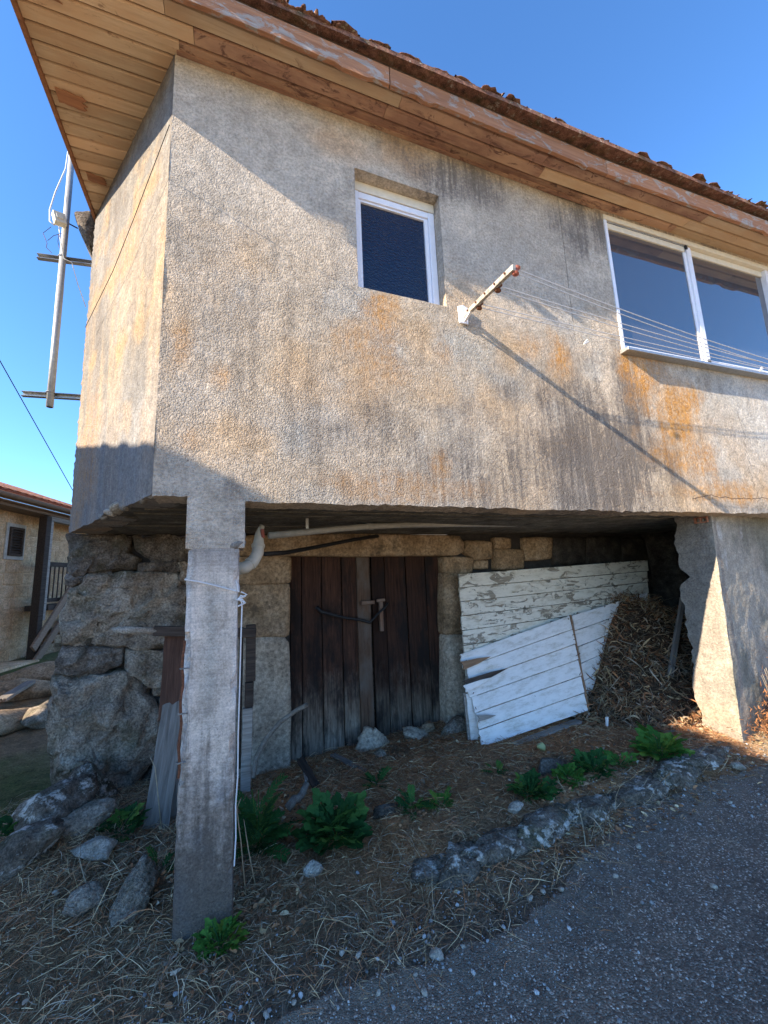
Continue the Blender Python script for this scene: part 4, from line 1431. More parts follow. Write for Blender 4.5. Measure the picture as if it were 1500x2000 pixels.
pc, _ = panel('board_panel', ((3.399, 1.16, 0.052), (4.361, 1.25, 0.258), (4.861, 1.48, 1.201), (3.557, 1.43, 1.009)), 6, .022, 'paint_white',
      'white board panel half buried by the heap of dry leaves', rag=(.012, .012), seed=140)
pd_, _ = panel('board_panel', ((2.011, 1.16, 0.059), (2.093, 1.14, 0.056), (2.137, 1.22, 0.436), (2.04, 1.24, 0.435)), 1, .02, 'paint_white',
      'short white board standing upright beside the granite door jamb', rag=(.006, .006), seed=160)
# splinters, nails and a dark wedge painted as a shaded gap, front panel
def on_b(px_pt, d=.004):
    return Vector(px_pt)
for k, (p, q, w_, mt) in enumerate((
    ((2.04, 1.3, 0.668), (2.383, 1.325, 0.712), .075, 'wood_broken'), ((2.013, 1.22, 0.524), (2.52, 1.25, 0.605), .075, 'wood_dark'), ((1.981, 1.19, 0.494), (2.299, 1.21, 0.554), .06, 'paint_white'),  # the dark wedge stands in for shade in a pointed gap
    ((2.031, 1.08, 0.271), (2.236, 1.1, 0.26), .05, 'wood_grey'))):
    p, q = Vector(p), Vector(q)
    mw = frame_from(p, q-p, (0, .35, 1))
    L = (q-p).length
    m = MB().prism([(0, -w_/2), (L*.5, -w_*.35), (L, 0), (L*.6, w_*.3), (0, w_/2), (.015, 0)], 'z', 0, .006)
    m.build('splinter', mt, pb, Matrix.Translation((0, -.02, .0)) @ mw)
rdm = random.Random(31)
pbc = [Vector(c) for c in ((2.022, 1.02, 0.047), (3.227, 1.02, 0.168), (3.506, 1.4, 1.015), (2.107, 1.4, 0.748))]
for k in range(16):
    v_ = rdm.uniform(.04, .96)
    u_ = .985 if k % 2 else .02
    p = pbc[0].lerp(pbc[1], u_).lerp(pbc[3].lerp(pbc[2], u_), v_)
    MB().tube([p+nb_*.018, p+nb_*.05+Vector((rdm.uniform(-.04, .04), 0, rdm.uniform(-.01, .02)))], .0028, 5).build('nail', 'rust', pb)
e0, e1 = pbc[1], pbc[2]
MB().bar(e0+nb_*.012+Vector((.012, 0, 0)), e1+nb_*.012+Vector((.012, 0, 0)), .02, .02, tuple(nb_)).build('raw_edge', 'wood_broken', pb)
# plank lying on the ground under the front panel
pg = frame_from((2.248, 0.832, 0.07), ((3.191, 0.973, 0.1)[0]-(2.248, 0.832, 0.07)[0], (3.191, 0.973, 0.1)[1]-(2.248, 0.832, 0.07)[1], .03), (0, 1, 0))
tag(board_mesh(.85, .07, .025, 170, .02, .03, warp=.004).build('plank', 'wood_grey', None, pg), 'narrow grey plank lying under the front white panel', 'plank')

# ------------------------------------------------------------------ pipes
dp = thing('drain_pipe', (0.108, 0.45, 1.671), 'white plastic drain elbow with grey pipe running under the slab', 'pipe')
el = [(0.177, 0.5, 1.881), (0.158, 0.49, 1.836), (0.154, 0.47, 1.768), (0.148, 0.45, 1.702), (0.12, 0.43, 1.648), (0.078, 0.41, 1.614), (0.025, 0.4, 1.603)]
MB().tube(el, [.018, .022, .034, .037, .037, .037, .037], 16).build('elbow', 'pvc', dp, smooth=True)
for a, b in ((2, 3), (4, 5)):
    p, q = Vector(el[a]), Vector(el[b])
    MB().tube([p.lerp(q, .2), p.lerp(q, .45)], .041, 16).build('socket_ring', 'pvc', dp, smooth=False)
MB().tube([(0.181, 0.46, 1.8), (0.175, 0.47, 1.853)], .012, 8).build('clip', 'pulley', dp)
gp = [(0.229, 0.62, 1.83), (0.506, 0.72, 1.867), (0.755, 0.8, 1.901), (1.033, 0.86, 1.93), (1.413, 0.92, 1.953), (1.966, 1.0, 1.973), (2.585, 1.06, 1.986), (3.07, 1.1, 2.001)]
MB().tube(gp, .024, 12).build('pipe', 'pvc_grey', dp, smooth=True)
MB().tube([Vector(gp[3])+Vector((-.03, 0, .0015)), Vector(gp[3])+Vector((.03, 0, -.0015))], .029, 12).build('coupling', 'pvc_grey', dp)
for k in (1, 5):
    p = Vector(gp[k])
    MB().bar(p+Vector((0, 0, .024)), (p.x, p.y, ZB+.04), .02, .004, (0, 1, 0)).build('hanger', 'galv', dp)
hs = [(0.216, 0.75, 1.715), (0.394, 1.0, 1.74), (0.694, 1.3, 1.806), (1.094, 1.55, 1.891), (1.394, 1.68, 1.94)]
tag(MB().tube(hs, .017, 10).build('hose', 'black', smooth=True), 'black hose running above the door lintel', 'hose')

# ------------------------------------------------------------------ twine on the pillar
tw = thing('twine', (.03, -.005, 1.4), 'white twine tied round the pillar with a loose hanging end', 'string')
lp = [(-.212, .05, 1.555), (-.214, .0, 1.548), (-.15, -.003, 1.535), (-.06, -.004, 1.508), (.02, -.005, 1.482), (.034, .004, 1.478), (.036, .06, 1.5), (.034, .2, 1.52), (-.1, .255, 1.54), (-.21, .2, 1.55), (-.212, .05, 1.555)]
MB().tube(lp, .0035, 6).build('loop', 'twine', tw)
rdm = random.Random(8)
kn = [(.036+.022*math.sin(k*1.9)+rdm.uniform(-.004, .004)+.012, -.006+.012*math.cos(k*2.3), 1.462-.0035*k+.014*math.cos(k*1.3)) for k in range(14)]
MB().tube(kn, .004, 6).build('knot', 'twine', tw)
tl_ = [(.045, -.006, 1.45), (.05, -.004, 1.40), (.047, -.004, 1.2), (.045, -.002, 1.0), (.042, .0, .8), (.043, .002, .62), (.036, .0, .5), (.039, .003, .36), (.034, -.003, .25)]
MB().tube(tl_, .0035, 6).build('tail', 'twine', tw)
MB().tube([(.03, -.006, 1.478), (.028, -.008, 1.51), (.02, -.007, 1.53)], .003, 6).build('end', 'twine', tw)

# ------------------------------------------------------------------ clothes line on the facade
cl = thing('clothes_line', (1.488, -0.01, 3.325), 'steel wall bracket with pulleys and lines for drying clothes', 'clothes line')
bp = Vector((1.484, 0.0, 3.308))
tip = Vector((1.461, -0.58, 3.218))
m = MB()
m.prism([(-.035, -.065), (.035, -.065), (.04, .06), (.0, .078), (-.04, .06)], 'z', 0, .014)
m.build('wall_plate', 'alu', cl, Matrix.Translation(bp+Vector((0, -.004, 0))) @ Matrix.Rotation(R(90), 4, 'X'), bevel=.004)
a0 = bp+Vector((.012, -.01, .0))
MB().bar(a0, tip, .024, .034).build('arm', 'rustpale', cl, bevel=.003)
MB().bar(a0+Vector((-.006, -.0, -.05)), a0+(tip-a0)*.16+Vector((0, 0, -.012)), .02, .012).build('brace', 'alu', cl, bevel=.002)
for k in range(5):
    p = a0.lerp(tip, .12+k*.19)+Vector((-.013, 0, .002))
    MB().tube([p, p+Vector((-.008, 0, 0))], .006, 8).build('bolt', 'rust', cl)
ENDS = [(5.6, -.66, 2.95), (5.6, -.49, 3.08), (5.6, -.28, 3.22)]
SAG = [.085, .045, .012]
rdm = random.Random(4)
for k, f_ in enumerate((.97, .66, .28)):
    c = a0.lerp(tip, f_)+Vector((.026, 0, -.004))
    m = MB()
    for z0, r_ in ((-.03, .012), (-.022, .02), (-.008, .012), (.008, .012), (.022, .02), (.03, .012)):
        pass
    pr = [(-.028, .011), (-.02, .021), (-.009, .012), (.009, .012), (.02, .021), (.028, .011)]
    pts = [c+Vector((zz*.35, 0, zz)) for zz, _ in pr]
    MB().tube(pts, [r_ for _, r_ in pr], 12).build('pulley', 'pulley' if k == 0 else 'rust', cl, smooth=False)
    for s_ in (-1, 1):
        p0 = c+Vector((.012, 0, .014*s_))
        p1 = Vector(ENDS[k])+Vector((0, 0, .014*s_))
        pts = []
        for i in range(25):
            t_ = i/24
            q = p0.lerp(p1, t_)
            q.z -= (SAG[k]+.012*(s_ < 0))*4*t_*(1-t_)
            pts.append(q)
        MB().tube(pts, .0028, 6).build('line', 'wire', cl)
ra0 = Vector((5.63, fy(5.63)-.004, 3.30))
MB().bar(ra0, Vector((5.63, -.70, 2.93)), .024, .034).build('arm', 'rustpale', cl, bevel=.003)
MB().prism([(-.035, -.065), (.035, -.065), (.04, .06), (-.04, .06)], 'z', 0, .014).build('wall_plate', 'alu', cl, Matrix.Translation(ra0) @ Matrix.Rotation(R(90), 4, 'X'), bevel=.004)
for nm, p, lab in (('clothes_peg', (2.404, -0.19, 3.164), 'pale clothes peg clipped on the lowest line left of the wide window'), ('clothes_peg', (4.394, -0.26, 3.218), 'pale clothes peg on the lines at the right end of the wide window')):
    m = thing(nm, p, lab, 'clothes peg', 'clothes pegs')
    for s_ in (-1, 1):
        mw = Matrix.Translation(Vector(p)) @ Matrix.Rotation(.12*s_+.9, 4, 'Y') 
        MB().box((-.004+.005*s_, -.005, -.035), (.004+.005*s_, .005, .025)).build('jaw', 'cable_w', m, mw, bevel=.002)

# ------------------------------------------------------------------ pole on brackets at the left
YP = 1.78
po = thing('antenna_pole', (-1.468, 1.78, 3.051), 'grey steel pole held off the house corner by two brackets', 'pole')
pb0, pb1 = Vector((-1.468, 1.78, 3.051)), Vector((-1.485, 1.78, 5.59))
MB().tube([pb0, pb0.lerp(pb1, .45), pb0.lerp(pb1, .4501), pb1+(pb1-pb0)*.35], [.026, .026, .0245, .0245], 16).build('pole', 'pole', po, smooth=True)
MB().tube([pb0+Vector((0, 0, -.001)), pb0+Vector((0, 0, .02))], .0205, 12).build('dark_end_plug', 'dark', po)  # dark plug stands in for the shade inside the hollow pole
for a, b in (((-1.668, 1.82, 4.451), (-1.228, 1.82, 4.489)), ((-1.671, 1.82, 3.154), (-1.26, 1.82, 3.173))):
    a, b = Vector(a), Vector(b)
    m = MB().bar(a, b, .004, .042)
    m.bar(a+Vector((0, -.02, .019)), b+Vector((0, -.02, .019)), .04, .004)
    m.bar(a+Vector((0, -.02, -.019)), b+Vector((0, -.02, -.019)), .04, .004)
    m.build('bracket', 'galv', po)
    t_ = (a.z-pb0.z)/(pb1.z-pb0.z)
    c = pb0.lerp(pb1, t_+.01)
    MB().tube([c+Vector((.032*math.cos(q), .032*math.sin(q), .003*math.sin(q*2))) for q in np.linspace(0, 2*math.pi, 16)], .004, 6).build('clamp', 'galv', po)
bx_ = Vector((-1.508, 1.72, 4.804))
jb = MB().box((-.045, -.03, -.055), (.045, .03, .055)).build('junction_box', 'box', po, Matrix.Translation(bx_) @ Matrix.Rotation(-.25, 4, 'Y') @ Matrix.Rotation(.5, 4, 'Z'), bevel=.008)
MB().box((-.025, -.036, -.02), (.025, -.0305, .025)).build('lid_clip', 'box', jb, Matrix.Translation(bx_) @ Matrix.Rotation(-.25, 4, 'Y') @ Matrix.Rotation(.5, 4, 'Z'), bevel=.004)
cab = [(-1.498, 1.74, 5.669), (-1.508, 1.74, 5.356), (-1.565, 1.74, 5.088), (-1.588, 1.73, 4.883), (-1.576, 1.72, 4.762), (-1.536, 1.71, 4.723)]
MB().tube(cab, .005, 6).build('cable', 'cable_w', po, smooth=True)
cab = [(-1.506, 1.72, 4.731), (-1.492, 1.74, 4.607), (-1.458, 1.75, 4.444), (-1.403, 1.76, 4.431), (-1.357, 1.8, 4.251), (-1.297, 1.85, 4.069)]
MB().tube(cab, .004, 6).build('cable', 'cable_w', po, smooth=True)
for k, pts in enumerate((((-1.561, 1.72, 4.709), (-1.605, 1.7, 4.615), (-1.569, 1.7, 4.524), (-1.573, 1.7, 4.482), (-1.53, 1.7, 4.438)), ((-1.487, 1.74, 4.682), (-1.536, 1.72, 4.628), (-1.568, 1.7, 4.55)), ((-1.501, 1.72, 4.654), (-1.502, 1.72, 4.576), (-1.487, 1.72, 4.514)))):
    MB().tube(pts, .0022, 5).build('twig_wire', 'rust', po)
MB().tube([(-1.441, 1.74, 4.796), (-1.381, 1.76, 4.785)], .006, 6).build('cable', 'black', po)

# overhead wire
wa, wb = Vector((-3.769, 6.0, 5.42)), Vector((-3.619, 9.0, 3.981))
tag(MB().tube([wa-(wb-wa)*2.2, wa, wb, wb+(wb-wa)*1.2], .009, 6).build('overhead_wire', 'black'), 'thin black overhead wire crossing the sky beside the house', 'wire')

gc = [(-0.344, -0.201, 3.89), (-0.449, -0.0, 3.808), (-0.588, 0.265, 3.691), (-0.762, 0.596, 3.568), (-1.07, 1.176, 3.476)]
tag(MB().tube([Vector(p)+Vector((-.004, -.002, 0)) for p in gc], .0022, 5).build('thin_cord', 'black'), 'thin dark cord stretched slantwise across the sunlit end wall', 'cord')

# ------------------------------------------------------------------ old timber behind the pillar
wf = thing('wooden_frame', (0.129, 1.35, -0.026), 'old dark timber frame with crossbar standing behind the pillar', 'frame')
p0, p1 = Vector((-0.537, 1.3, 1.197)), Vector((0.189, 1.3, 1.122))
MB().bar(p0, p1, .05, .07).build('crossbar', 'wood_dark', wf, bevel=.006)
q0 = Vector((-0.795, 1.26, 1.23))
MB().tube([q0, q0.lerp(p0, .3), q0.lerp(p0, .31), p0+Vector((.02, 0, 0))], [.016, .024, .026, .026], 12).build('handle', 'rubble', wf, smooth=True)
po_ = [(0.151, 1.33, 1.186), (0.152, 1.33, 0.754), (0.144, 1.33, 0.747), (0.143, 1.33, 0.565), (0.135, 1.33, 0.558), (0.124, 1.33, -0.034)]
for k, (a, b, w_) in enumerate(((0, 1, .075), (2, 3, .065), (4, 5, .075))):
    MB().bar(po_[a], po_[b], w_, .06, (0, 1, 0)).build('post', 'wood_dark' if k < 2 else 'wood_grey', wf, bevel=.006)
MB().bar((0.082, 1.4, 1.165), (0.076, 1.4, 0.108), .03, .05, (0, 1, 0)).build('post', 'wood_dark', wf, bevel=.006)
def lean_plank(p, q, w_, t_, mat, seed, label, rag=(.03, .03), cat='plank', name='plank'):
    p, q = Vector(p), Vector(q)
    mw = frame_from(p, q-p, (-1, 0, 0))
    mw.translation = Vector(p)+mw.col[1].to_3d()*(-w_/2)
    return tag(board_mesh((q-p).length, w_, t_, seed, *rag, warp=.004).build(name, mat, None, mw, bevel=.003), label, cat)
lean_plank((-0.42, 0.95, 0.008), (-0.369, 1.25, 0.693), .15, .025, 'wood_grey', 201, 'grey weathered plank leaning on the big stone left of the pillar')
lean_plank((-0.329, 1.05, -0.064), (-0.339, 1.3, 0.641), .16, .02, 'wood_grey', 202, 'second grey plank half hidden behind the pillar edge')
lean_plank((-0.382, 1.22, 0.599), (-0.384, 1.38, 1.146), .17, .022, 'wood_red', 203, 'reddish brown board with broken lower end left of the pillar', rag=(.09, .01))

# ------------------------------------------------------------------ heap of dry leaves
def heap_z(x, y):
    # ramp climbing to the right and to the back
    u = (x-2.95)/1.65
    v_ = (y-.35)/1.15
    h = 1.02*sst(0, 1, u)*sst(-.1, 1.0, v_)
    h *= sst(5.4, 4.9, x)
    return h+.11*fnz((x, y, 0), 2.4, 4, 4)*min(1, h*4)
hv, hf = [], []
hx, hy = np.arange(2.9, 5.4, .06), np.arange(.25, 1.78, .06)
for yy in hy:
    for xx in hx:
        hz = heap_z(xx, yy)
        hv.append((xx, yy, g(xx, yy)+hz-.03))
for j in range(len(hy)-1):
    for i in range(len(hx)-1):
        a = j*len(hx)+i
        hf.append((a, a+1, a+len(hx)+1, a+len(hx)))
mb = MB()
mb.v, mb.f = hv, hf
heap = mb.build('leaf_heap', 'ground', smooth=True, fixn=False)
set_attr(heap.data, 'tint', np.tile(np.array([[.085, .055, .036]]), (len(hv), 1)))
tag(heap, 'big heap of brown dry leaves and stalks beside the broken wall', 'leaf heap', None, 'stuff')

def strips(name, mat, pts, dirs, lens, wid, curl, cols, parent=None, seed=0, lift=0.0):
    """many bent strips in one mesh: pts Nx3 start, dirs Nx3 unit, bent in 3 segments"""
    rs = np.random.RandomState(seed)
    N = len(pts)
    upv = np.array([0, 0, 1.0])
    side = np.cross(dirs, upv)
    ln = np.linalg.norm(side, axis=1, keepdims=True)
    side = np.where(ln > .05, side/np.maximum(ln, 1e-6), np.array([[1.0, 0, 0]]))
    th = rs.uniform(-1.2, 1.2, (N, 1))
    nrm = np.cross(side, dirs)
    sw_ = side*np.cos(th)+nrm*np.sin(th)
    bend = rs.uniform(-1, 1, (N, 1))*side+rs.uniform(-.6, .9, (N, 1))*upv
    K = 4
    V = np.zeros((N, K, 2, 3))
    prof = np.array([.5, 1.0, .9, .25])
    for k in range(K):
        t_ = k/(K-1)
        c = pts+dirs*(lens[:, None]*t_)+bend*(curl*lens)[:, None]*(t_*(1-t_)*1.6)
        w_ = (wid*prof[k])[:, None]*sw_
        V[:, k, 0] = c-w_/2
        V[:, k, 1] = c+w_/2
    V = V.reshape(-1, 3)
    base = (np.arange(N)*K*2)[:, None, None]
    q = np.array([[k*2, k*2+1, k*2+3, k*2+2] for k in range(K-1)])[None]
    Fq = (base+q).reshape(-1, 4)
    me = bpy.data.meshes.new(name)
    me.vertices.add(len(V))
    me.vertices.foreach_set('co', V.astype(np.float32).ravel())
    me.loops.add(len(Fq)*4)
    me.loops.foreach_set('vertex_index', Fq.astype(np.int32).ravel())
    me.polygons.add(len(Fq))
    me.polygons.foreach_set('loop_start', np.arange(0, len(Fq)*4, 4, dtype=np.int32))
    me.update(calc_edges=True)
    me.validate()
    set_attr(me, 'tint', np.repeat(cols, K*2, axis=0))
    me.materials.append(M[mat])
    o = bpy.data.objects.new(name, me)
    return link(o, parent)

rs = np.random.RandomState(77)
STR = np.array([[.78, .58, .33], [.66, .43, .22], [.54, .25, .115], [.42, .19, .09], [.58, .45, .31], [.32, .21, .13]])
def pick(n, w_):
    w_ = np.array(w_, float)
    c = STR[rs.choice(len(STR), n, p=w_/w_.sum())]
    return c*np.minimum(1.2, .38+rs.gamma(1.7, .27, (n, 1)))

# leaves on the heap
N = 15000
xs, ys = rs.uniform(2.95, 5.35, N), rs.uniform(.28, 1.75, N)
hz = np.array([heap_z(a, b) for a, b in zip(xs, ys)])
keep = hz > .02
xs, ys, hz = xs[keep], ys[keep], hz[keep]
zs = np.array([g(a, b) for a, b in zip(xs, ys)])+hz-.01
N = len(xs)
an = rs.uniform(0, 2*np.pi, N)
el_ = rs.uniform(-.6, .9, N)
d = np.stack([np.cos(an)*np.cos(el_), np.sin(an)*np.cos(el_), np.sin(el_)], 1)
strips('dry_leaves', 'leaflitter', np.stack([xs, ys, zs], 1), d, rs.gamma(2.2, .03, N)+.025, np.where(rs.rand(N) < .4, rs.uniform(.008, .02, N), rs.uniform(.002, .005, N)), rs.uniform(.2, 1.3, N), pick(N, [2, 3, 3, 3, 3, 4])*.72, None, 3)
tag(bpy.data.objects['dry_leaves'], 'loose curled brown leaves covering the heap', 'leaves', None, 'stuff')

# straw on the ground
def scatter(n, x0, x1, y0, y1, dens):
    xs = rs.uniform(x0, x1, n)
    ys = rs.uniform(y0, y1, n)
    k = dens(xs, ys) > rs.rand(n)
    return xs[k], ys[k]
def dens_straw(x, y):
    e = np.array([road_edge(a) for a in x])
    d_ = np.clip((y-e+.16)/.3, 0, 1)+.07*np.clip((y-e+.75)/.6, 0, 1)**2
    c = fbm(x, y, 3.0, 4, 5)
    d_ = d_*np.clip((c-.22)*3.0, .2, 1)
    d_ *= np.clip(1-(y-1.75)/.2, 0, 1)
    return d_
xs, ys = scatter(125000, -1.5, 4.6, -.75, 1.85, dens_straw)
N = len(xs)
zs = np.array([g(a, b) for a, b in zip(xs, ys)])
an = rs.uniform(0, 2*np.pi, N)
el_ = rs.uniform(-.05, .22, N)
d = np.stack([np.cos(an)*np.cos(el_), np.sin(an)*np.cos(el_), np.sin(el_)], 1)
redz = np.clip((ys+.15)/.4, 0, 1)*np.clip((xs-.1)/.4, 0, 1)
cols = pick(N, [3, 3, 2, 2, 3, 4])*(1-redz[:, None])+pick(N, [2, 3, 4, 4, 1, 2])*redz[:, None]
straw = strips('dry_straw', 'straw', np.stack([xs, ys, zs+.003], 1), d, rs.gamma(2.2, .024, N)+.012, rs.uniform(.001, .0032, N), rs.uniform(.05, .9, N), cols, None, 4)
tag(straw, 'dry straw and needles strewn over the earth', 'straw', None, 'stuff')

xl, yl = scatter(9000, -1.4, 4.3, -.3, 1.8, lambda x, y: np.clip((fbm(x, y, 2.5, 4, 15)-.35)*4, 0, 1))
N = len(xl)
zl = np.array([g(a, b) for a, b in zip(xl, yl)])
al, bl_ = rs.uniform(0, 2*np.pi, N), rs.uniform(-.1, .4, N)
dl_ = np.stack([np.cos(al)*np.cos(bl_), np.sin(al)*np.cos(bl_), np.sin(bl_)], 1)
lit = strips('leaf_litter', 'leaflitter', np.stack([xl, yl, zl+.006], 1), dl_, rs.uniform(.015, .045, N), rs.uniform(.006, .02, N), rs.uniform(.2, .9, N), pick(N, [1, 2, 4, 4, 1, 3])*.9, None, 8)
tag(lit, 'brown fallen leaves and crumbs lying in the yard', 'leaves', None, 'stuff')

# standing dry grass, thick at the left bank and along the kerb
def dens_grass(x, y):
    a = np.exp(-((x+.75)/.5)**2-((y-.35)/.6)**2)
    b = np.exp(-((y-np.array([road_edge(t) for t in x])-.1)/.12)**2)*(x > .3)*(x < 3.6)*.5
    c = (x < -1.25)*.35*(y > .1)
    return np.clip(a+b+c, 0, 1)*np.clip((fbm(x, y, 5, 3, 8)-.3)*3, 0, 1)
xs, ys = scatter(26000, -2.2, 4.0, -.5, 2.2, dens_grass)
N = len(xs)
zs = np.array([g(a, b) for a, b in zip(xs, ys)])
an = rs.uniform(0, 2*np.pi, N)
el_ = rs.uniform(.1, 1.0, N)
d = np.stack([np.cos(an)*np.cos(el_), np.sin(an)*np.cos(el_), np.sin(el_)], 1)
cols = pick(N, [3, 3, .6, .4, 3, 3])*.8
gm = (xs < -1.2)
cols[gm] = np.array([[.07, .09, .025]])*rs.uniform(.5, 1.5, (gm.sum(), 1))
gs_ = strips('dry_grass', 'straw', np.stack([xs, ys, zs-.004], 1), d, rs.gamma(4, .022, N)+.03, rs.uniform(.0015, .0035, N), rs.uniform(.1, .7, N), cols, None, 6)
tag(gs_, 'tufts of dry grass on the bank and road edge', 'grass', None, 'stuff')

# gravel along the road edge and grit on the asphalt
def gravel():
    protos = []
    for q in range(4):
        me = rock_mesh('t', (1, .8, .6), 3.0+q, 1, .35)
        co = np.array([v.co[:] for v in me.vertices])
        fa = np.array([p.vertices[:] for p in me.polygons])
        protos.append((co, fa))
        bpy.data.meshes.remove(me)
    V, Fc, C_ = [], [], []
    off = 0
    n = 5200
    xs = rs.uniform(-1.4, 4.6, n)
    e = np.array([road_edge(a) for a in xs])
    ys = e+rs.normal(-.05, .22, n)
    far_ = rs.rand(n) < .22
    ys[far_] = rs.uniform(-1.9, -.2, far_.sum())
    for x, y in zip(xs, ys):
        co, fa = protos[rs.randint(4)]
        s_ = min(.012, .0022*rs.pareto(2.4)+.0022)
        a = rs.uniform(0, 6.28)
        rot = np.array([[math.cos(a), -math.sin(a), 0], [math.sin(a), math.cos(a), 0], [0, 0, 1]])
        V.append((co*s_)@rot.T+np.array([x, y, g(x, y)+.006+s_*.3]))
        Fc.append(fa+off)
        off += len(co)
        C_.append(np.tile(np.array([[.36, .35, .33]])*rs.uniform(.35, 1.5), (len(co), 1)))
    me = bpy.data.meshes.new('gravel')
    me.from_pydata(np.concatenate(V).tolist(), [], np.concatenate(Fc).tolist())
    set_attr(me, 'tint', np.concatenate(C_))
    me.materials.append(M['straw'])
    o = bpy.data.objects.new('gravel', me)
    link(o)
    tag(o, 'loose gravel and grit along the road edge', 'gravel', None, 'stuff')
gravel()

# ------------------------------------------------------------------ kerb stones
KERB = [
 ((1.005, -0.083, 0.05), (.16, .10, .045), .2, 'low flat kerb stone with a white lip at the near end of the kerb'),
 ((1.136, -0.142, 0.05), (.15, .12, .08), .5, 'rounded dark kerb stone with fissure near the left end of the kerb'),
 ((1.413, -0.11, 0.06), (.27, .12, .085), .22, 'long dark kerb stone with white lichen along its top'),
 ((1.771, -0.066, 0.07), (.27, .12, .095), .2, 'kerb stone with broad white lichen patch in the middle of the kerb'),
 ((2.145, -0.054, 0.08), (.28, .12, .085), .18, 'grey and white kerb stone beyond the loose white rubble'),
 ((2.54, -0.061, 0.09), (.34, .13, .09), .12, 'dark mossy kerb stone in the far half of the kerb'),
 ((2.921, -0.037, 0.1), (.3, .13, .10), .2, 'tall pale lichened kerb stone near the sunlit wall end'),
 ((3.322, 0.006, 0.11), (.32, .12, .08), .12, 'last kerb stone before the sunlit broken wall'),
]
for k, (p, s_, rz, lab) in enumerate(KERB):
    s_ = (s_[0]*.95, s_[1]*.8, s_[2]*.95)
    o = rock('kerb_stone', (p[0], p[1]+.04, g(p[0], p[1])+s_[2]*.12), s_, (.1*math.sin(k), .05*math.cos(k*2), rz), 5.0+k*1.9, 'kerb', None, 5, .42, 1.6)
    for v in o.data.vertices:                      # worn flat on top
        if v.co.z > s_[2]*.62: v.co.z = s_[2]*.62+(v.co.z-s_[2]*.62)*.25
        v.co += Vector((nz(v.co, 22, k), nz(v.co, 22, k+4), nz(v.co, 26, k+8)))*.010
    tag(o, lab, 'stone', 'kerb stones along the lane')

# rocks and loose stones
ROCKS = [
 (.0, (-0.922, 1.402, 0.1), (.17, .13, .15), (.1, .2, .4), 'kerb', 'white flecked rock at the foot of the big granite boulder'),
 (.0, (-0.979, 0.985, 0.08), (.22, .16, .13), (.2, -.2, 1.0), 'kerb', 'dark lichened rock at the left edge of the bank'),
 (.0, (-0.994, 0.688, 0.05), (.15, .13, .09), (.2, -.1, .3), 'kerb', 'dark low rock at the far left edge of the bank'),
 (.02, (-0.665, 0.664, 0.05), (.10, .07, .035), (.25, .1, .3), 'rubble', 'flat pale slab of stone in the dry grass left of the pillar'),
 (.0, (-0.401, 0.295, 0.02), (.055, .19, .07), (.45, .1, -.35), 'granite', 'pointed grey stone slanting beside the pillar foot'),
 (.0, (-0.611, 0.322, 0.0), (.085, .07, .05), (.1, .3, .2), 'granite', 'half buried grey stone in the dry grass of the bank'),
 (.0, (-0.815, 0.898, 0.06), (.16, .1, .06), (.2, .1, .6), 'granite', 'grey stone slab lying below the white flecked rock'),
 (.0, (1.257, 1.62, -0.069), (.15, .11, .11), (0, .1, .2), 'granite_grey', 'squarish stone at the middle of the double door'),
 (.0, (1.663, 1.6, -0.151), (.14, .1, .055), (0, .1, -.1), 'granite_grey', 'flat stone below the right door leaf'),
 (.0, (1.843, 1.68, -0.175), (.1, .08, .05), (0, .1, .5), 'granite_warm', 'small reddish stone tucked under the right door leaf'),
 (.0, (2.068, 1.5, -0.132), (.16, .12, .07), (0, 0, .3), 'granite', 'mossy stone at the foot of the right granite jamb'),
 (.0, (1.211, 1.3, -0.066), (.05, .04, .045), (0, 0, .3), 'granite', 'small stone before the door threshold'),
 (.0, (2.2, 0.395, 0.1), (.14, .08, .055), (0, 0, .3), 'granite_dark', 'dark flat stone lying among the green weeds'),
 (.01, (1.66, 0.11, 0.08), (.055, .035, .025), (0, .1, .1), 'rubble', 'white lump of rubble lying behind the kerb'),
 (.0, (0.427, 0.211, 0.03), (.055, .045, .045), (0, .1, .1), 'rubble', 'pale broken stone in the straw below the large weed'),
 (.0, (3.486, -0.078, 0.07), (.075, .045, .03), (0, .1, .4), 'rubble', 'pale stone on the asphalt by the sunlit patch'),
 (.0, (0.804, -0.476, 0.0), (.026, .03, .016), (0, .1, .4), 'pebble', 'angular pale stone on the near edge of the asphalt'),
 (.0, (1.333, 0.337, 0.03), (.0, .0, .0), (0, 0, 0), None, None),
 (.0, (0.946, 0.495, 0.04), (.10, .05, .035), (0, 0, .2), 'granite_dark', 'dark squared stone to the right of the large weed'),
 (.0, (-0.753, 0.393, 0.0), (.014, .012, .012), (0, 0, .4), 'pebble', 'tiny white stone in the grass at lower left'),
]
for k, (dz, p, s_, rot, mt, lab) in enumerate(ROCKS):
    if mt is None:
        continue
    zz = g(p[0], p[1])+s_[2]*.35+dz
    o = rock('rock', (p[0], p[1], zz), s_, rot, 9.0+k*2.3, mt, None, 4 if max(s_) > .09 else 3, .4, 1.8)
    tag(o, lab, 'stone')

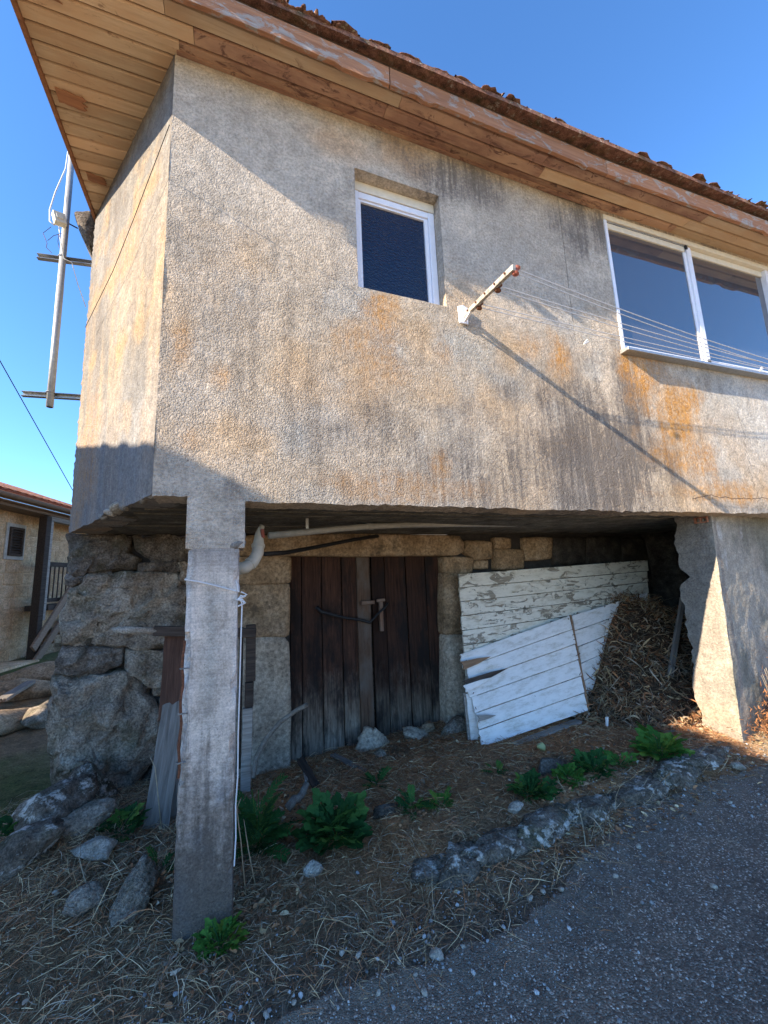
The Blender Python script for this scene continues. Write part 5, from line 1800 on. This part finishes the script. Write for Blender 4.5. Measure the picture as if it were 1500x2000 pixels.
PEB = [(0.688, -0.523, 0.0), (0.239, -0.446, 0.0), (0.143, -0.441, 0.0), (0.646, -0.461, 0.0), (0.923, -0.483, 0.0), (0.691, -0.597, 0.0), (0.535, -0.531, 0.0), (1.512, -0.409, 0.03), (1.423, -0.387, 0.03), (2.094, -0.362, 0.05), (2.151, -0.7, 0.05), (3.208, -0.342, 0.06),
       (1.345, -0.389, 0.02), (1.803, -0.462, 0.04), (0.448, -0.328, 0.0), (0.504, -0.376, 0.0), (2.954, -0.324, 0.06), (2.261, -0.429, 0.05), (1.845, -0.268, 0.04)]
rdm = random.Random(14)
for k, p in enumerate(PEB):
    s_ = rdm.uniform(.008, .016)
    o = rock('pebble', (p[0], p[1], g(p[0], p[1])+.006+s_*.25), (s_*1.2, s_, s_*.7), (rdm.uniform(-.4, .4), rdm.uniform(-.4, .4), rdm.uniform(0, 3)), 30.0+k, 'pebble', None, 2, .3)
    tag(o, 'small pale pebble lying on the edge of the asphalt', 'pebble', 'pale pebbles on the road edge')

# fallen fruit
fr = (2.352, 0.657, 0.14)
frm = rock_mesh('fruit', (.034, .034, .031), 2.0, 3, .05)
frm.materials.append(M['fruit'])
fo = bpy.data.objects.new('fallen_fruit', frm)
link(fo, None, Matrix.Translation((fr[0], fr[1], g(fr[0], fr[1])+.03)))
tag(fo, 'round pale green fallen fruit before the white panel', 'fruit')

# ------------------------------------------------------------------ sticks and wood scraps
br = [(0.584, 1.25, 0.539), (0.502, 1.3, 0.491), (0.372, 1.32, 0.412), (0.267, 1.32, 0.305), (0.197, 1.28, 0.203), (0.172, 1.2, 0.098)]
tag(MB().tube(br, [.017, .018, .019, .02, .019, .017], 10).build('branch', 'bark', smooth=True), 'curved bare branch leaning on the granite jamb', 'branch')
def stick(p, q, r_, lab, mat='bark', name='stick'):
    p, q = Vector(p), Vector(q)
    p.z = max(p.z, g(p.x, p.y)+r_*.7)
    pts = [p.lerp(q, i/6)+Vector((.15*r_*math.sin(i*2), .2*r_*math.cos(i*3), .5*r_*math.sin(i*1.3))) for i in range(7)]
    tag(MB().tube(pts, [r_*(1-.05*i) for i in range(7)], 8).build(name, mat, smooth=True), lab, name)
stick((0.37, 0.772, 0.05), (0.514, 0.865, 0.12), .03, 'stout pale chunk of dead branch between the two big weeds')
lean_plank((1.065, 0.948, 0.02), (0.864, 1.6, -0.018), .05, .02, 'wood_grey', 211, 'grey lath lying slanted below the door', (.02, .02), 'lath', 'lath')
lean_plank((0.606, 1.017, 0.02), (0.558, 1.5, 0.042), .06, .025, 'wood_dark', 212, 'dark rotten stump of wood below the left door leaf', (.03, .03), 'wood scrap', 'wood_scrap')
lean_plank((0.557, 1.122, 0.02), (0.592, 1.45, 0.031), .035, .02, 'wood_grey', 213, 'thin grey splinter of wood below the left door leaf', (.02, .03), 'wood scrap', 'wood_scrap')
# stake leaning in the corner by the broken wall
lean_plank((3.935, 0.75, 0.219), (4.698, 0.95, 1.158), .05, .03, 'wood_grey', 214, 'grey wooden stake leaning in the dark gap by the broken wall', (.01, .01), 'stake', 'stake')
lean_plank((3.828, 0.5, 0.039), (4.108, 0.62, 0.283), .03, .02, 'wood_red', 215, 'short reddish stick beside the foot of the broken wall', (.01, .01), 'stick', 'stick')
lean_plank((3.161, 0.75, 0.127), (3.174, 0.75, 0.203), .02, .015, 'paint_white', 216, 'small white splinter upright in the foot of the leaf heap', (.005, .01), 'splinter', 'splinter')

# ------------------------------------------------------------------ green weeds
def leaf_mesh(seed, L=1.0):
    """compound leaf: stalk and five lobed leaflets, unit length along X, drooping"""
    rd = random.Random(seed)
    m = MB()
    def droop(x): return .32*x-.42*x*x
    # stalk
    pts = [(t_*.85, 0, droop(t_*.85)) for t_ in (0, .35, .7, 1)]
    m.tube(pts, [.014, .012, .009, .005], 4, False)
    def leaflet(cx, cy, ang, s_):
        n = 14
        ring = []
        for i in range(n):
            a = -math.pi+2*math.pi*(i+.5)/n
            lobe = .78+.22*math.cos(3*a+rd.uniform(-.3, .3))+(.1 if i % 2 else -.06)
            x = .5+.5*math.cos(a)*lobe
            y = .5*math.sin(a)*lobe
            ring.append((x, y))
        ca, sa = math.cos(ang), math.sin(ang)
        vs_ = []
        for x, y in [(.5, 0)]+ring:
            zz = .22*abs(y)+rd.uniform(-.03, .03)-.15*x*x
            X, Y = (x*ca-y*sa)*s_+cx, (x*sa+y*ca)*s_+cy
            vs_.append((X, Y, droop(cx)+zz*s_))
        m.add(vs_, [(0, 1+i, 1+(i+1) % n) for i in range(n)])
    leaflet(.62, 0, rd.uniform(-.15, .15), .55)
    for s_ in (-1, 1):
        leaflet(.60, .03*s_, s_*(1.05+rd.uniform(-.15, .15)), .46)
        leaflet(.36, .02*s_, s_*(1.25+rd.uniform(-.15, .15)), .34)
    o = m.build('leaf', 'leaf', fixn=False)
    me = o.data
    bpy.data.objects.remove(o)
    return me
def fern_mesh(seed):
    """finely divided leaf: narrow pinnae along a drooping stalk"""
    rd = random.Random(seed)
    m = MB()
    def droop(x): return .38*x-.5*x*x
    m.tube([(t_*.95, 0, droop(t_*.95)) for t_ in (0, .35, .7, 1)], [.012, .01, .008, .003], 4, False)
    for k in range(9):
        x = .2+.085*k
        for s_ in (-1, 1):
            L = (.30-.02*abs(k-3))*rd.uniform(.8, 1.15)
            a = s_*(.95+rd.uniform(-.2, .2))
            dx, dy = math.cos(a), math.sin(a)
            pts = []
            for f_, w_ in ((0, .015), (.3, .07), (.5, .04), (.7, .06), (1, .0)):
                pts.append((f_, w_))
            vs_ = []
            for f_, w_ in pts:
                for q in (-1, 1):
                    X, Y = x+dx*L*f_-dy*w_*q*.7, dy*L*f_+dx*w_*q*.7
                    vs_.append((X, Y, droop(x)+.1*L*f_-.25*L*f_*f_+rd.uniform(-.01, .01)))
            m.add(vs_, [(2*i, 2*i+1, 2*i+3, 2*i+2) for i in range(4)])
    o = m.build('leaf', 'leaf', fixn=False)
    me = o.data
    bpy.data.objects.remove(o)
    return me
FERNS = [fern_mesh(340+k) for k in range(4)]
FERNSB = []
for me in FERNS:
    c = me.copy()
    c.materials.clear()
    c.materials.append(M['leaf_bright'])
    FERNSB.append(c)
LEAVES = [leaf_mesh(300+k) for k in range(5)]
LEAVESB = []
for me in LEAVES:
    c = me.copy()
    c.materials.clear()
    c.materials.append(M['leaf_bright'])
    LEAVESB.append(c)
def weed(p, radius, height, n, lab, seed, bright=False, stems=True):
    rd = random.Random(seed)
    x, y = p[0], p[1]
    base = Vector((x, y, g(x, y)-.01))
    t = thing('leafy_weed', base, lab, 'weed', 'green weeds in the yard')
    pool = (FERNSB if bright else FERNS) if any(w_ in lab for w_ in ('feathery', 'narrow', 'sparse', 'faint', 'tall', 'dull')) else (LEAVESB if bright else LEAVES)
    for k in range(n):
        a = k*2.39996+rd.uniform(-.3, .3)
        f_ = math.sqrt((k+.5)/n)
        elv = R(80-62*f_+rd.uniform(-16, 16))
        zoff = height*(1-f_)*rd.uniform(.3, .8)
        L = radius*rd.uniform(.55, 1.2)
        root = base+Vector((math.cos(a)*.02, math.sin(a)*.02, zoff))
        from mathutils import Euler
        mw = Matrix.Translation(root) @ Matrix.Rotation(a, 4, 'Z') @ Matrix.Rotation(-elv*.75, 4, 'Y') @ Matrix.Rotation(rd.uniform(-.5, .5), 4, 'X') @ Matrix.Scale(L, 4)
        link(bpy.data.objects.new('leaf', pool[rd.randrange(len(pool))]), t, mw)
    for k in range(3 if stems else 0):
        a = rd.uniform(0, 6.28)
        MB().tube([base, base+Vector((.02*math.cos(a), .02*math.sin(a), height*.5)), base+Vector((.05*math.cos(a), .05*math.sin(a), height))], [.005, .004, .003], 5).build('stem', M['leaf'], t)
WEEDS = [
 ((-0.583, 0.875, 0.12), .13, .10, 26, 'dark green weed against the big boulder left of the pillar', 0),
 ((0.173, 0.514, -0.0), .19, .34, 44, 'tall dark green weed just right of the pillar', 0),
 ((0.591, 0.374, 0.0), .19, .16, 44, 'largest broad leaved green weed in front of the left door leaf', 0),
 ((1.005, 0.836, 0.0), .11, .06, 14, 'small sparse dark weed in front of the middle of the door', 0),
 ((1.107, 0.431, 0.02), .13, .06, 16, 'dark narrow weed left of the bright feathery one', 0),
 ((1.28, 0.361, 0.03), .09, .06, 22, 'bright feathery green weed in the middle of the yard', 1),
 ((1.851, 0.203, 0.08), .12, .09, 30, 'green weed behind the kerb, left one of the row', 0),
 ((1.963, 0.164, 0.08), .08, .05, 14, 'low dark weed touching the left one of the row', 0),
 ((2.196, 0.214, 0.09), .10, .08, 22, 'green weed in the middle of the row behind the kerb', 1),
 ((2.418, 0.212, 0.09), .12, .09, 28, 'bushy green weed right of the middle of the row', 0),
 ((2.709, 0.238, 0.1), .10, .05, 16, 'low bright green weed between the two bushy ones', 1),
 ((3.077, 0.196, 0.12), .17, .13, 34, 'big bushy green weed at the foot of the leaf heap', 1),
 ((-0.018, -0.077, 0.0), .09, .09, 28, 'small bright green weed at the foot of the pillar', 1),
 ((-1.097, 0.953, 0.06), .12, .06, 16, 'dim green weed at the left edge of the bank', 0),
 ((-0.336, 0.499, 0.06), .10, .05, 10, 'faint green weed in the dry litter left of the pillar', 0),
 ((1.832, 0.536, 0.08), .09, .04, 10, 'small dull weed in the litter before the white panel', 0),
]
for k, (p, r_, h_, n_, lab, br_) in enumerate(WEEDS):
    weed(p, r_, h_, n_, lab, 400+k, bool(br_))

# tall dry stalks
STALKS = [
 ([(-0.072, -0.318, 0.0), (-0.016, -0.12, -0.024), (0.064, -0.05, 0.052)], 'long straw stalk slanting at the foot of the pillar'),
 ([(0.093, 0.182, 0.02), (0.063, 0.12, 0.286), (0.042, 0.1, 0.436), (0.06, 0.08, 0.486)], 'dry seed stalk standing at the right edge of the pillar'),
 ([(0.144, 0.233, 0.02), (0.103, 0.2, 0.188), (0.079, 0.2, 0.334)], 'second dry seed stalk right of the pillar'),
 ([(-0.534, 0.244, 0.05), (-0.655, 0.45, 0.114), (-0.7, 0.5, 0.199)], 'pale dry stem standing in the left bank'),
 ([(1.824, -0.268, 0.02), (1.976, -0.1, 0.027), (1.972, -0.08, 0.129)], 'dry stalk standing before the kerb'),
 ([(-0.402, 0.352, 0.05), (-0.516, 0.4, 0.047), (-0.632, 0.5, 0.048), (-0.693, 0.5, 0.151)], 'bent pale stem lying on the left bank'),
 ([(-0.382, 0.926, 0.2), (-0.443, 1.0, 0.361), (-0.487, 1.05, 0.427)], 'thin dry vine stem before the leaning grey plank'),
]
for pts, lab in STALKS:
    p = Vector(pts[0])
    pts[0] = (p.x, p.y, g(p.x, p.y)-.005)
    tag(MB().tube(pts, [.0035]*(len(pts)-1)+[.0015], 6).build('dry_stalk', 'stalk', smooth=True), lab, 'stalk')

# dead brown shrub at the right wall
rs = np.random.RandomState(5)
sb = thing('dead_shrub', (4.062, 0.093, 0.1), 'brown dead shrub against the shaded wall at the right edge', 'shrub')
c0 = np.array((4.069, 0.09, 0.1))
N = 5200
an = rs.uniform(0, 2*np.pi, N)
rr = np.abs(rs.normal(0, .3, N))
px_ = np.stack([c0[0]+.42+rr*np.cos(an)*1.0, c0[1]-.06+.2*rr*np.sin(an), .1+np.abs(rs.normal(0, .27, N))*(1.15-.75*np.clip(rr/.5, 0, 1))], 1)
d = rs.normal(0, 1, (N, 3)); d /= np.linalg.norm(d, axis=1, keepdims=True)
fo_ = strips('foliage', 'straw', px_, d, rs.uniform(.02, .05, N), rs.uniform(.003, .008, N), rs.uniform(.1, .5, N), np.array([[.23, .105, .045]])*rs.uniform(.4, 1.5, (N, 1)), sb, 9)
for k in range(9):
    a = rs.uniform(-.6, .6)
    MB().tube([(c0[0]+.4, c0[1]-.04, .05), (c0[0]+.4+.3*math.sin(a*1.5), c0[1]-.06, .28), (c0[0]+.42+.5*math.sin(a*1.5), c0[1]-.05, .4+.3*math.cos(a*2))], [.008, .006, .003], 5).build('twig', 'bark', sb)

# ------------------------------------------------------------------ neighbouring house at the left
NA, NB = Vector((-4.75, 6.6)), Vector((-3.6, 12.0))
nd = (NB-NA).normalized()
nn = Vector((nd.y, -nd.x))
nh = thing('cottage', (NA.x, NA.y, 0), 'ochre stone cottage with red tile roof and timber porch at the left edge', 'house')
def npt(s, off, z):
    p = NA+nd*s+nn*off
    return Vector((p.x, p.y, z))
NL = (NB-NA).length
NMW = Matrix((( nd.x, nn.x, 0, NA.x), (nd.y, nn.y, 0, NA.y), (0, 0, 1, 0), (0, 0, 0, 1)))
EZ = 3.28
quick('wall', 'nbwall', nh, [((-2.5, -3.5, -.2), (NL+2, 0, EZ+.12))], 0, NMW)
# rough stones showing on the wall
rdm = random.Random(44)
zc = .1
while zc < EZ-.2:
    h_ = rdm.uniform(.2, .34)
    s_ = .9
    while s_ < 4.6:
        w_ = rdm.uniform(.25, .55)
        if not (1.62 < s_+w_/2 < 2.35 and 2.1 < zc+h_/2 < 3.05):
            m = MB().box((s_+.01, -.02, zc+.01), (s_+w_-.01, rdm.uniform(.003, .012), zc+h_-.01))
            m.build('stone', 'nbwall', nh, NMW, bevel=.02)
        s_ += w_
    zc += h_
# shuttered window
sh_o = quick('shutter', 'wood_dark', nh, [((1.78, .0, 2.28), (1.83, .06, 2.88)), ((2.12, .0, 2.28), (2.17, .06, 2.88)), ((1.83, .0, 2.83), (2.12, .06, 2.88)), ((1.83, .0, 2.28), (2.12, .06, 2.33)), ((1.83, .002, 2.33), (2.12, .012, 2.83))], .004, NMW)
for k in range(9):
    zz = 2.345+k*.054
    m = MB().add([(1.832, .02, zz+.03), (2.118, .02, zz+.03), (2.118, .055, zz), (1.832, .055, zz), (1.832, .02, zz+.04), (2.118, .02, zz+.04), (2.118, .055, zz+.01), (1.832, .055, zz+.01)],
                 [(0,1,2,3),(4,7,6,5),(0,4,5,1),(1,5,6,2),(2,6,7,3),(3,7,4,0)])
    m.build('slat', 'wood_dark', sh_o, NMW)
quick('window_surround', 'nbwhite', nh, [((1.70, -.01, 2.20), (1.775, .026, 2.96)), ((2.175, -.01, 2.20), (2.25, .026, 2.96)), ((1.775, -.01, 2.885), (2.175, .026, 2.96)), ((1.775, -.01, 2.20), (2.175, .03, 2.275))], .004, NMW)
# porch post, beam, rail and stair
quick('porch_post', 'wood_dark', nh, [((2.12, .34, -.2), (2.28, .50, 3.15))], .008, NMW)
quick('porch_post', 'wood_grey', nh, [((2.285, .36, .9), (2.39, .48, 3.06))], .006, NMW)
quick('porch_beam', 'wood_grey', nh, [((2.29, .36, 3.065), (4.8, .48, 3.17))], .006, NMW)
quick('eave_beam', 'wood_brown', nh, [((-1.5, .05, 3.18), (4.8, .46, 3.24))], .006, NMW)
rl = quick('railing', 'wood_dark', nh, [((2.40, .39, 2.06), (4.2, .45, 2.16)), ((2.40, .39, 1.28), (4.2, .45, 1.36))], .005, NMW)
for k in range(12):
    quick('baluster', 'wood_dark', rl, [((2.50+k*.15, .41, 1.361), (2.525+k*.15, .43, 2.059))], .002, NMW)
quick('porch_floor', 'wood_dark', nh, [((2.42, .03, 1.1), (4.4, .5, 1.22))], .004, NMW)
for (a, b, z0, z1, of) in ((2.0, 3.3, .35, 1.75, .53), (1.85, 3.2, -.12, 1.2, .56)):
    p, q = NMW @ Vector((a, of, z0)), NMW @ Vector((b, of, z1))
    MB().bar(p, q, .05, .16).build('stair_stringer', 'wood_brown', nh, bevel=.004)
quick('stone_base', 'nbwall', nh, [((-.5, .04, -.2), (1.9, .75, .16))], .03, NMW)
for k in range(5):
    quick('stone_step', 'granite_warm', nh, [((2.45+k*.28, .10, -.2), (4.6, .33, .16+.17*k))], .015, NMW)
quick('stone_step', 'granite_warm', nh, [((.9, .75, -.2), (2.6, 1.15, .05))], .03, NMW)
# roof
nr = MB().add([(-2.6, .62, EZ+.12), (NL+2, .62, EZ+.12), (NL+2, -3.7, EZ+1.75), (-2.6, -3.7, EZ+1.75), (-2.6, .62, EZ+.07), (NL+2, .62, EZ+.07), (NL+2, -3.7, EZ+1.65), (-2.6, -3.7, EZ+1.65)],
         [(0,1,2,3),(4,7,6,5),(0,4,5,1),(1,5,6,2),(2,6,7,3),(3,7,4,0)]).build('roof', 'tile_clean', nh, NMW)
nt_tilt = math.atan(1.63/4.32)
tm_c = tile_mesh(.1, .085, .45, True, 2.5)
to = None
s_ = .3
while s_ < 4.8:
    for j in range(4):
        mw = NMW @ Matrix.Translation((s_, .66-j*.4, EZ+.15+j*.4*math.tan(nt_tilt))) @ Matrix.Rotation(math.pi, 4, 'Z') @ Matrix.Rotation(nt_tilt, 4, 'X')
        if to is None:
            to = tm_c.build('roof_tile', 'tile_clean', nr, mw, smooth=True)
        else:
            link(bpy.data.objects.new('roof_tile', to.data), nr, mw)
    s_ += .22
gu = []
for k in range(9):
    a = math.pi+math.pi*k/8
    gu.append((.70+.065*math.cos(a), EZ+.06+.065*math.sin(a)))
gu += [(.70+.055*math.cos(math.pi+math.pi*k/8), EZ+.06+.055*math.sin(math.pi+math.pi*k/8)) for k in range(8, -1, -1)]
MB().prism(gu, 'x', -2.6, NL+1.5).build('gutter', 'gutter', nh, NMW, smooth=False)
quick('eave_soffit', 'wood_brown', nh, [((-2.6, -.05, EZ-.035), (NL+2, .6, EZ-.022))], 0, NMW)
quick('gutter_board', 'gutter', nh, [((-2.6, .60, EZ-.02), (NL+2, .625, EZ+.11))], .004, NMW)
# rubble and boards at the foot of the cottage
for k, (p, s_, lab) in enumerate((((-2.826, 5.178, 0.2), (.5, .3, .16), 'pinkish stone slab at the foot of the cottage steps'), ((-2.847, 6.231, 0.2), (.5, .35, .2), 'rough stone by the cottage porch post'),
                        ((-2.342, 3.921, 0.12), (.6, .3, .12), 'low stone bank edge in front of the cottage'), ((-2.079, 3.982, 0.12), (.5, .22, .12), 'pale topped stone edging beside the boulder corner'))):
    tag(rock('rock', (p[0], p[1], g(p[0], p[1])+.05), s_, (.05*k, .1, .6*k), 70.0+k, 'granite_warm' if k < 3 else 'granite', None, 3, .4), lab, 'stone')
lean_plank((-2.626, 4.364, 0.2), (-2.615, 5.139, 0.25), .12, .04, 'wood_grey', 230, 'old board lying in front of the cottage', (.02, .02))

# ------------------------------------------------------------------ house across the lane: its eave shades the yard
oc = thing('lane_house', (-5.2, 0, 0), 'limewashed house across the lane with low tiled eave', 'house')
quick('wall', 'nbwhite', oc, [((-9.5, -2.1, -.2), (-4.95, 2.6, 4.45))], 0)
orf = MB().add([(-4.56, -2.38, 4.42), (-4.56, 2.9, 4.42), (-7.2, 2.9, 5.35), (-7.2, -2.38, 5.35), (-9.9, 2.9, 4.42), (-9.9, -2.38, 4.42),
          (-4.56, -2.38, 4.37), (-4.56, 2.9, 4.37), (-9.9, 2.9, 4.37), (-9.9, -2.38, 4.37)],
         [(0,1,2,3),(3,2,4,5),(6,9,8,7),(0,6,7,1),(5,4,8,9),(1,7,8,4,2),(0,3,5,9,6)]).build('roof', 'tile', oc)
yy = -2.3
to = None
while yy < 2.8:
    mw = Matrix.Translation((-4.52+rdm.uniform(-.05, .06), yy+rdm.uniform(-.03, .03), 4.405+rdm.uniform(-.035, .02))) @ Matrix.Rotation(math.pi/2, 4, 'Z') @ Matrix.Rotation(math.atan(.93/2.64), 4, 'X')
    if to is None:
        to = tm_c.build('roof_tile', 'tile', orf, mw, smooth=True)
    else:
        link(bpy.data.objects.new('roof_tile', to.data), orf, mw)
    yy += .2
for k, y0 in enumerate((-1.9, .5)):
    quick('window', 'wood_dark', oc, [((-4.95, y0, 1.0), (-4.9, y0+.9, 2.2))], .004)
